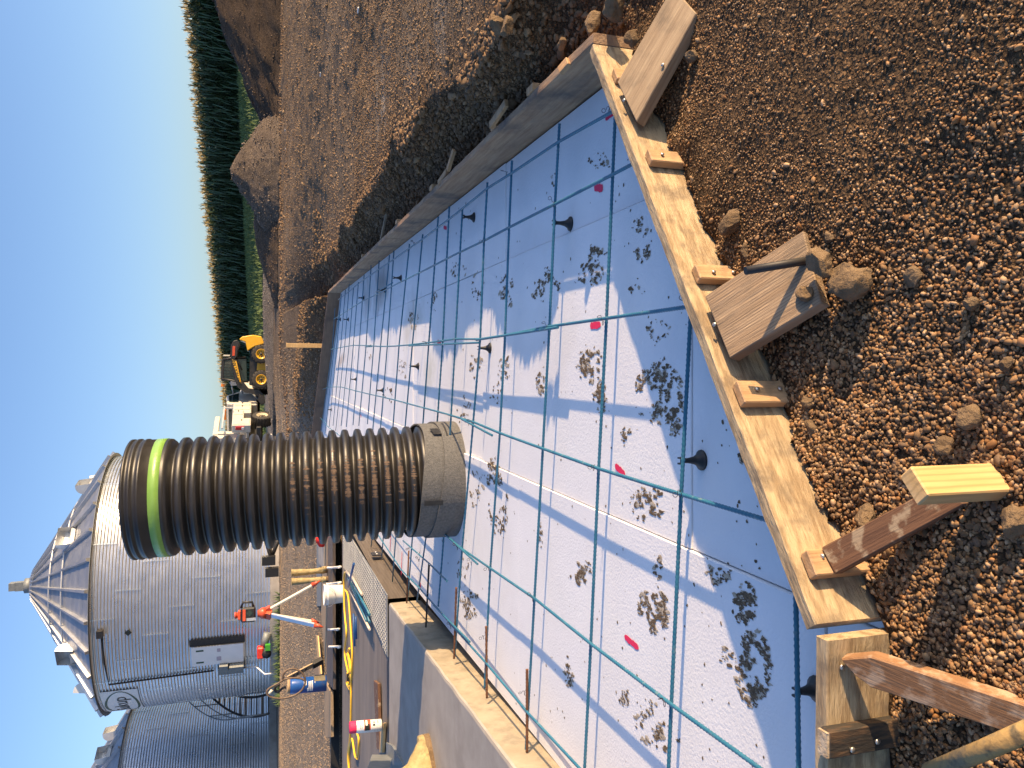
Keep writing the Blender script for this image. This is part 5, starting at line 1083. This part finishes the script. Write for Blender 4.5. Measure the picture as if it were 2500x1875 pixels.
# ------------------------------------------------------------------ boots, bucket, cord, bars, cylinder, can
def boot(px, py, z, rz, label, S=1.0, name='rubber_boot', yd=None):
    p = at(px, py, z); b = empty(name, tuple(p), rz, label, 'boot')
    rings = []                                         # sole outline sections from heel up the shaft
    for (x, zz, lx, ly) in ((.0, .0, .145, .048), (.0, .028, .152, .053), (-.002, .05, .150, .055), (-.010, .07, .140, .053), (-.024, .086, .118, .050), (-.044, .100, .094, .048), (-.058, .118, .076, .047), (-.066, .145, .067, .047), (-.07, .18, .063, .049), (-.07, .24, .066, .053), (-.068, .30, .070, .058), (-.066, .36, .073, .061), (-.064, .42, .075, .063)):
        rings.append((x, zz, lx, ly))
    n = 28; V = []
    for x, zz, lx, ly in rings:
        for i in range(n):
            a = 2*math.pi*i/n; ca, sa = math.cos(a), math.sin(a); k = 1+.12*max(0, ca)*(zz < .1); V.append(((x+lx*np.sign(ca)*abs(ca)**.8)*S, ly*np.sign(sa)*abs(sa)**.85*S*k+.004*math.sin(zz*40+a*2), (zz-(.02 if ca > .7 and .05 < zz < .09 else 0))*S))
    m2 = len(rings); Fs = [(j*n+i, j*n+(i+1) % n, (j+1)*n+(i+1) % n, (j+1)*n+i) for j in range(m2-1) for i in range(n)]+[tuple(range(n))[::-1]]
    mb = MB(); mb.add(V, Fs, 0, True)
    inner = []; bb = len(mb.v)
    for zz, kk in ((.42, .93), (.30, .88)):
        for i in range(n): q = V[(m2-1)*n+i]; cx_ = -.064*S; mb.v.append((cx_+(q[0]-cx_)*kk, q[1]*kk, zz*S))
    for j in range(2):
        for i in range(n):
            A2 = ((m2-1)*n+i, (m2-1)*n+(i+1) % n, bb+(i+1) % n, bb+i) if j == 0 else (bb+i, bb+(i+1) % n, bb+n+(i+1) % n, bb+n+i); mb.f.append(A2); mb.m.append(0); mb.sm.append(True)
    mb.f.append(tuple(bb+n+i for i in range(n))); mb.m.append(0); mb.sm.append(False)
    mb.build('upper', boot_m, b, local=True)
    mb = MB(); mb.add([(v[0]*1.05, v[1]*1.09, zz) for zz in (-.004, .024*S) for v in V[:n]], [(i, (i+1) % n, n+(i+1) % n, n+i) for i in range(n)]+[tuple(range(n))[::-1], tuple(range(n, 2*n))]); mb.build('sole', clod_m, b, local=True)
    MB().tube([Vector(V[(m2-1)*n+i])+Vector((0, 0, -.008)) for i in list(range(n))+[0]], .006*S, 6, caps=False).build('cuff', boot_m, b, local=True)
    return b
boot(798, 1391, .24, -1.15, 'tall muddy tan boot behind the trench, right one of a pair', 1.33).scale = (.8, .72, 1.1)
boot(799, 1414, .24, -1.35, 'tall muddy tan boot behind the trench, left one of a pair', 1.33).scale = (.8, .72, 1.1)
boot(1056, 1868, ZT+.004, .95, 'muddy yellowish boot of someone standing on the grey slab', 1.5)
# pail
p = at(838, 1449, .205); bk = empty('bucket', tuple(p), 0, 'white plastic bucket with ribbed rim standing beside the trench', 'bucket')
MB().lathe([(0, .0), (.118, 0), (.122, .01), (.136, .20), (.142, .205), (.142, .215), (.138, .22), (.140, .245), (.147, .25), (.147, .262), (.141, .268), (.136, .262), (.118, .02), (0, .02)], 36, Matrix.Scale(1.06, 4)).build('pail', pvc, bk, local=True)
MB().tube([(-.15*math.cos(t), -.10-.06*math.sin(t)*1.0, .25-.13*math.sin(t)) for t in np.linspace(0, math.pi, 16)], .0035, 6).build('handle', screw_m, bk, local=True)
# yellow extension cord
def cpath(L, z): return [at(a, b, z) for a, b in L]
def smooth(P, it=2):
    P = [np.array(p) for p in P]
    for _ in range(it):
        Qn = [P[0]]
        for i in range(len(P)-1): Qn += [P[i]*.75+P[i+1]*.25, P[i]*.25+P[i+1]*.75]
        P = Qn+[P[-1]]
    return P
cd = empty('extension_cord', tuple(at(855, 1600, .21)), 0, 'yellow extension cord coiled on the pit floor along the trench', 'cord')
L1 = [(846, 1397), (840, 1398), (839, 1430), (841, 1500), (847, 1546), (842, 1575), (841, 1600), (847, 1630), (851, 1645), (846, 1662), (847, 1672), (853, 1682)]
L2 = [(842, 1440), (850, 1450), (854, 1500), (858, 1560), (860, 1600), (859, 1640), (856, 1670), (857, 1700), (856, 1760), (855, 1800), (848, 1840), (853, 1890)]
L3 = [(853, 1583), (850, 1588), (848, 1594), (852, 1605), (856, 1620), (858, 1640), (852, 1654), (848, 1668), (854, 1680), (857, 1668), (856, 1640), (853, 1610), (850, 1594)]
L4 = [(847, 1596), (852, 1612), (854, 1632), (851, 1650), (847, 1640), (849, 1660), (853, 1678)]
L5 = [(853, 1890), (851, 1860), (852, 1830), (857, 1806), (860, 1802), (864, 1830), (867, 1850), (872, 1852)]
L6 = [(870, 1787), (874, 1797), (876, 1803), (875, 1830), (871, 1852)]
for L in (L1, L2, L3, L4, L5, L6): MB().tube(smooth(cpath(L, .222)), .013, 8).build('loop', cord_m, cd)
MB().box(at(850, 1654, .235), (.09, .05, .04)).build('plug', blk, cd)
# loose coated bars and conduits on the cover plate
for i, (a, b, mt, lab) in enumerate((((850, 1402), (905, 1500), blue, 'turquoise bar lying highest in the loose bundle'), ((852, 1412), (900, 1515), blue, 'long turquoise bar in the middle of the loose bundle'), ((862, 1405), (884, 1452), tanpvc, 'pale conduit lying over the loose turquoise bars'), ((866, 1438), (899, 1523), blue, 'turquoise bar at the lower side of the loose bundle'), ((856, 1440), (908, 1536), tanpvc, 'long pale conduit ending at the plate corner'), ((850, 1395), (872, 1430), tanpvc, 'short pale conduit at the head of the bundle'), ((868, 1425), (905, 1518), blue, 'turquoise bar touching the checker plate'))):
    pa, pb_ = at(*a, .236), at(*b, .236); pa[2] += .012*(i % 3); pb_[2] += .012*((i+1) % 3); o = MB().tube([pa, pb_], .014, 8).build('loose_bar', mt); tag(o, lab, 'bar', 'loose bars beside the cover plate')
pa, pb_ = at(864, 1376, .42), at(850, 1433, .24); o = MB().tube([pa, pb_], .013, 8).build('loose_bar', navy); tag(o, 'dark blue bar propped across the loose bundle', 'bar')
for a, b, lab in (((863, 1498), (866, 1578), 'dark blue bar lying beside the yellow cord'), ((869, 1505), (870, 1560), 'second short dark blue bar near the yellow cord')): o = MB().tube([at(*a, .232), at(*b, .228)], .013, 8).build('loose_bar', navy); tag(o, lab, 'bar')
# blue cylinder with hose and flat bar
yc = 11.8; cb_, ct_ = atd(793, 1668, yc), atd(701, 1676, yc); axv = Vector(ct_-cb_); CL_ = axv.length; CM = Matrix.Translation(cb_) @ axv.normalized().to_track_quat('Z', 'Y').to_matrix().to_4x4(); rc = 17.5*12.0/F_PX
v_ = CM.inverted() @ Vector((0, 0, CAM_H)); gA = math.atan2(v_.y, v_.x)
gc = empty('gas_cylinder', tuple(cb_), 0, 'scuffed blue gas cylinder standing behind the trench', 'cylinder')
MB().lathe([(0, -.02), (rc, -.02), (rc, CL_*.86), (rc*.94, CL_*.92), (rc*.8, CL_*.93)], 32, CM).build('shell', cyl_b, gc); MB().lathe([(rc*.8, CL_*.92), (rc*.9, CL_*.925), (rc*.9, CL_), (rc*.8, CL_), (rc*.78, CL_*.93), (0, CL_*.93)], 28, CM).build('collar', strap_m, gc)
mb = MB()
for k, (z0, z1, a0, a1) in enumerate(((.50, .57, -.05, .5), (.42, .445, -.9, .4), (.375, .40, -.9, .45), (.335, .36, -.9, .5), (.27, .285, .15, .5), (.45, .48, -.9, -.4))):
    n = 8; mb.add([CM @ Vector(((rc+.002)*math.cos(gA+a0+(a1-a0)*i/n), (rc+.002)*math.sin(gA+a0+(a1-a0)*i/n), zz*CL_)) for i in range(n+1) for zz in (z0, z1)], [(i*2, i*2+2, i*2+3, i*2+1) for i in range(n)])
mb.build('print', white, gc); mb = MB(); n = 8; mb.add([CM @ Vector(((rc+.003)*math.cos(gA+.35+1.2*i/n), (rc+.003)*math.sin(gA+.35+1.2*i/n), zz*CL_)) for i in range(n+1) for zz in (.0, .30)], [(i*2, i*2+2, i*2+3, i*2+1) for i in range(n)]); mb.build('patch', M('worn_patch', (.10, .085, .05), (.14, .12, .08), 20, 4, .7), gc)
hz_ = empty('torch_hose', tuple(ct_), 0, 'brown looped hose hanging on the blue cylinder', 'hose')
HP = [(691, 1662), (690, 1648), (700, 1635), (716, 1632), (733, 1638), (744, 1652), (746, 1668), (738, 1685), (722, 1697), (700, 1704), (680, 1706), (662, 1703), (650, 1695), (652, 1684), (664, 1676), (680, 1668), (694, 1658), (712, 1655), (735, 1656), (744, 1662)]
MB().tube(smooth([atd(*q, 11.5) for q in HP]), .014, 8).build('hose', hose_m, hz_); MB().tube([atd(657, 1694, 11.5), atd(664, 1684, 11.5)], .02, 8).build('nozzle', beige, hz_)
MB().tube(smooth([atd(*q, 11.55) for q in ((699, 1678), (690, 1679), (684, 1686), (676, 1690), (670, 1685), (672, 1676), (684, 1670))]), .018, 8).build('valve_guard', dsteel, hz_)
a, b = atd(700, 1657, 11.9), atd(774, 1618, 12.1); fbv = empty('flat_bar', tuple(a), 0, 'rusty perforated flat bar leaning on the blue cylinder', 'flat bar')
dv = Vector(b-a); R = dv.normalized().to_track_quat('Z', 'Y').to_matrix(); MB().box((Vector(a)+Vector(b))/2, (.09, .02, dv.length), R=R).build('bar', strap_m, fbv)
for t in (.22, .34, .48, .62): MB().tube([Vector(a)+dv*t+Vector((0, -.012, 0)), Vector(a)+dv*t+Vector((0, -.02, 0))], .02, 10).build('hole', blk, fbv)
MB().box(b, (.10, .07, .16), R=R).build('head', dsteel, fbv)
# spray can
yk = 7.55; cb2, ct2 = atd(931, 1770, yk), atd(853, 1776.5, yk); axv = Vector(ct2-cb2); CL2 = axv.length; CM = Matrix.Translation(cb2) @ axv.normalized().to_track_quat('Z', 'Y').to_matrix().to_4x4(); rk = 14.6*7.3/F_PX
v_ = CM.inverted() @ Vector((0, 0, CAM_H)); kA = math.atan2(v_.y, v_.x)
sc = empty('spray_can', tuple(cb2), 0, 'white marking paint can with pink cap on the pit floor', 'spray can')
MB().lathe([(0, 0), (rk*.9, 0), (rk, .006), (rk, CL2*.78), (rk*.93, CL2*.80), (rk*.93, CL2*.81)], 32, CM).build('body', white, sc); MB().lathe([(rk*.98, CL2*.795), (rk*.98, CL2*.985), (rk*.9, CL2), (0, CL2)], 28, CM).build('cap', pink, sc)
def band(z0, z1, a0, a1, mt, nm, e=.0015):
    mb = MB(); n = 12; mb.add([CM @ Vector(((rk+e)*math.cos(kA+a0+(a1-a0)*i/n), (rk+e)*math.sin(kA+a0+(a1-a0)*i/n), zz*CL2)) for i in range(n+1) for zz in (z0, z1)], [(i*2, i*2+2, i*2+3, i*2+1) for i in range(n)]); mb.build(nm, mt, sc)
band(.36, .56, -.7, 1.5, orange, 'label_band'); band(.39, .54, -.7, .35, dblack, 'label_panel', .003); band(.22, .29, .0, .28, dblack, 'label_mark'); band(.22, .29, .45, .7, gsteel, 'label_mark'); band(.46, .52, .1, 1.1, white, 'label_mark', .004); band(.66, .68, -.3, .6, gsteel, 'label_mark'); band(.62, .63, -.3, .8, gsteel, 'label_mark'); band(.12, .15, .3, .9, gsteel, 'label_mark')
# grey steel angle behind the boot, red rag
p = atd(930, 1850, 6.9); e = empty('steel_box', tuple(p), 0, 'dark grey steel plate and angle behind the boot', 'steel plate')
mb = MB(); P4 = [atd(*q, d) for q, d in (((907, 1845), 7.3), ((957, 1845), 7.3), ((948, 1885), 6.4), ((893, 1885), 6.4))]; mb.prism(P4, (0, .02, -.01)); mb.build('plate', gsteel, e)
mb = MB(); P4 = [at(*q, .23) for q in ((942, 1813), (957, 1821), (983, 1868), (946, 1868))]; mb.prism(P4, (0, 0, -.02)); mb.build('angle', gsteel, e)
p = at(792, 1316, .25); V0, F0 = ico(3); V = V0*np.array([.13, .10, .10]); V = V*(1+.5*fbm(V0[:, 0]*3, V0[:, 1]*3+V0[:, 2]*2, 5)[:, None]); o = link('rag', np_mesh('rag', V, F0, True), cloth_r, None, Matrix.Translation(p+[0, 0, .05])); tag(o, 'crumpled red rag by the pipe beyond the trench', 'rag')
o = MB().box(at(787, 1306, .26), (.16, .12, .14), .4).build('cardboard_box', M('cardboard', (.40, .29, .17), (.45, .33, .2), 5, 3, .8), bevel=.005); tag(o, 'small brown box beside the red rag', 'box')
for q, lab in (((637, 320), 'white plastic scrap on the flat yard gravel'), ((720, 365), 'white scrap pair lying in the yard'), ((765, 180), 'tiny white scrap far in the yard'), ((855, 22), 'white scrap at the right edge of the yard')):
    p = at(q[0]+80 if q[0] < 700 else q[0], q[1], .55 if q[0] < 800 else .47); p[2] = float(Hgt(p[:1], p[1:2])[0])+.02; o = MB().box(p, (.07, .03, .015), rnd.uniform(0, 3)).build('scrap', pvc, bevel=.006); tag(o, lab, 'scrap')
# weeds at the bin pad
x = rng.uniform(-.5, .5, 500)*4+ec[0]-1.6; y = rng.uniform(0, 1, 500)*.5+29.2; hh = rng.uniform(.05, .32, 500); zz = Hgt(x, y); a = rng.uniform(0, 6.28, 500); V = np.stack([np.stack([x-.02*np.cos(a), y-.02*np.sin(a), zz], 1), np.stack([x+.02*np.cos(a), y+.02*np.sin(a), zz], 1), np.stack([x+rng.normal(0, .1, 500), y, zz+hh], 1)], 1).reshape(-1, 3)
tag(link('weeds', np_mesh('weeds', V, np.arange(1500).reshape(-1, 3)), grass_m), kind='stuff')
for o in list(COL.objects):
    if o.type == 'MESH': o.data.name = o.name.split('.')[0]
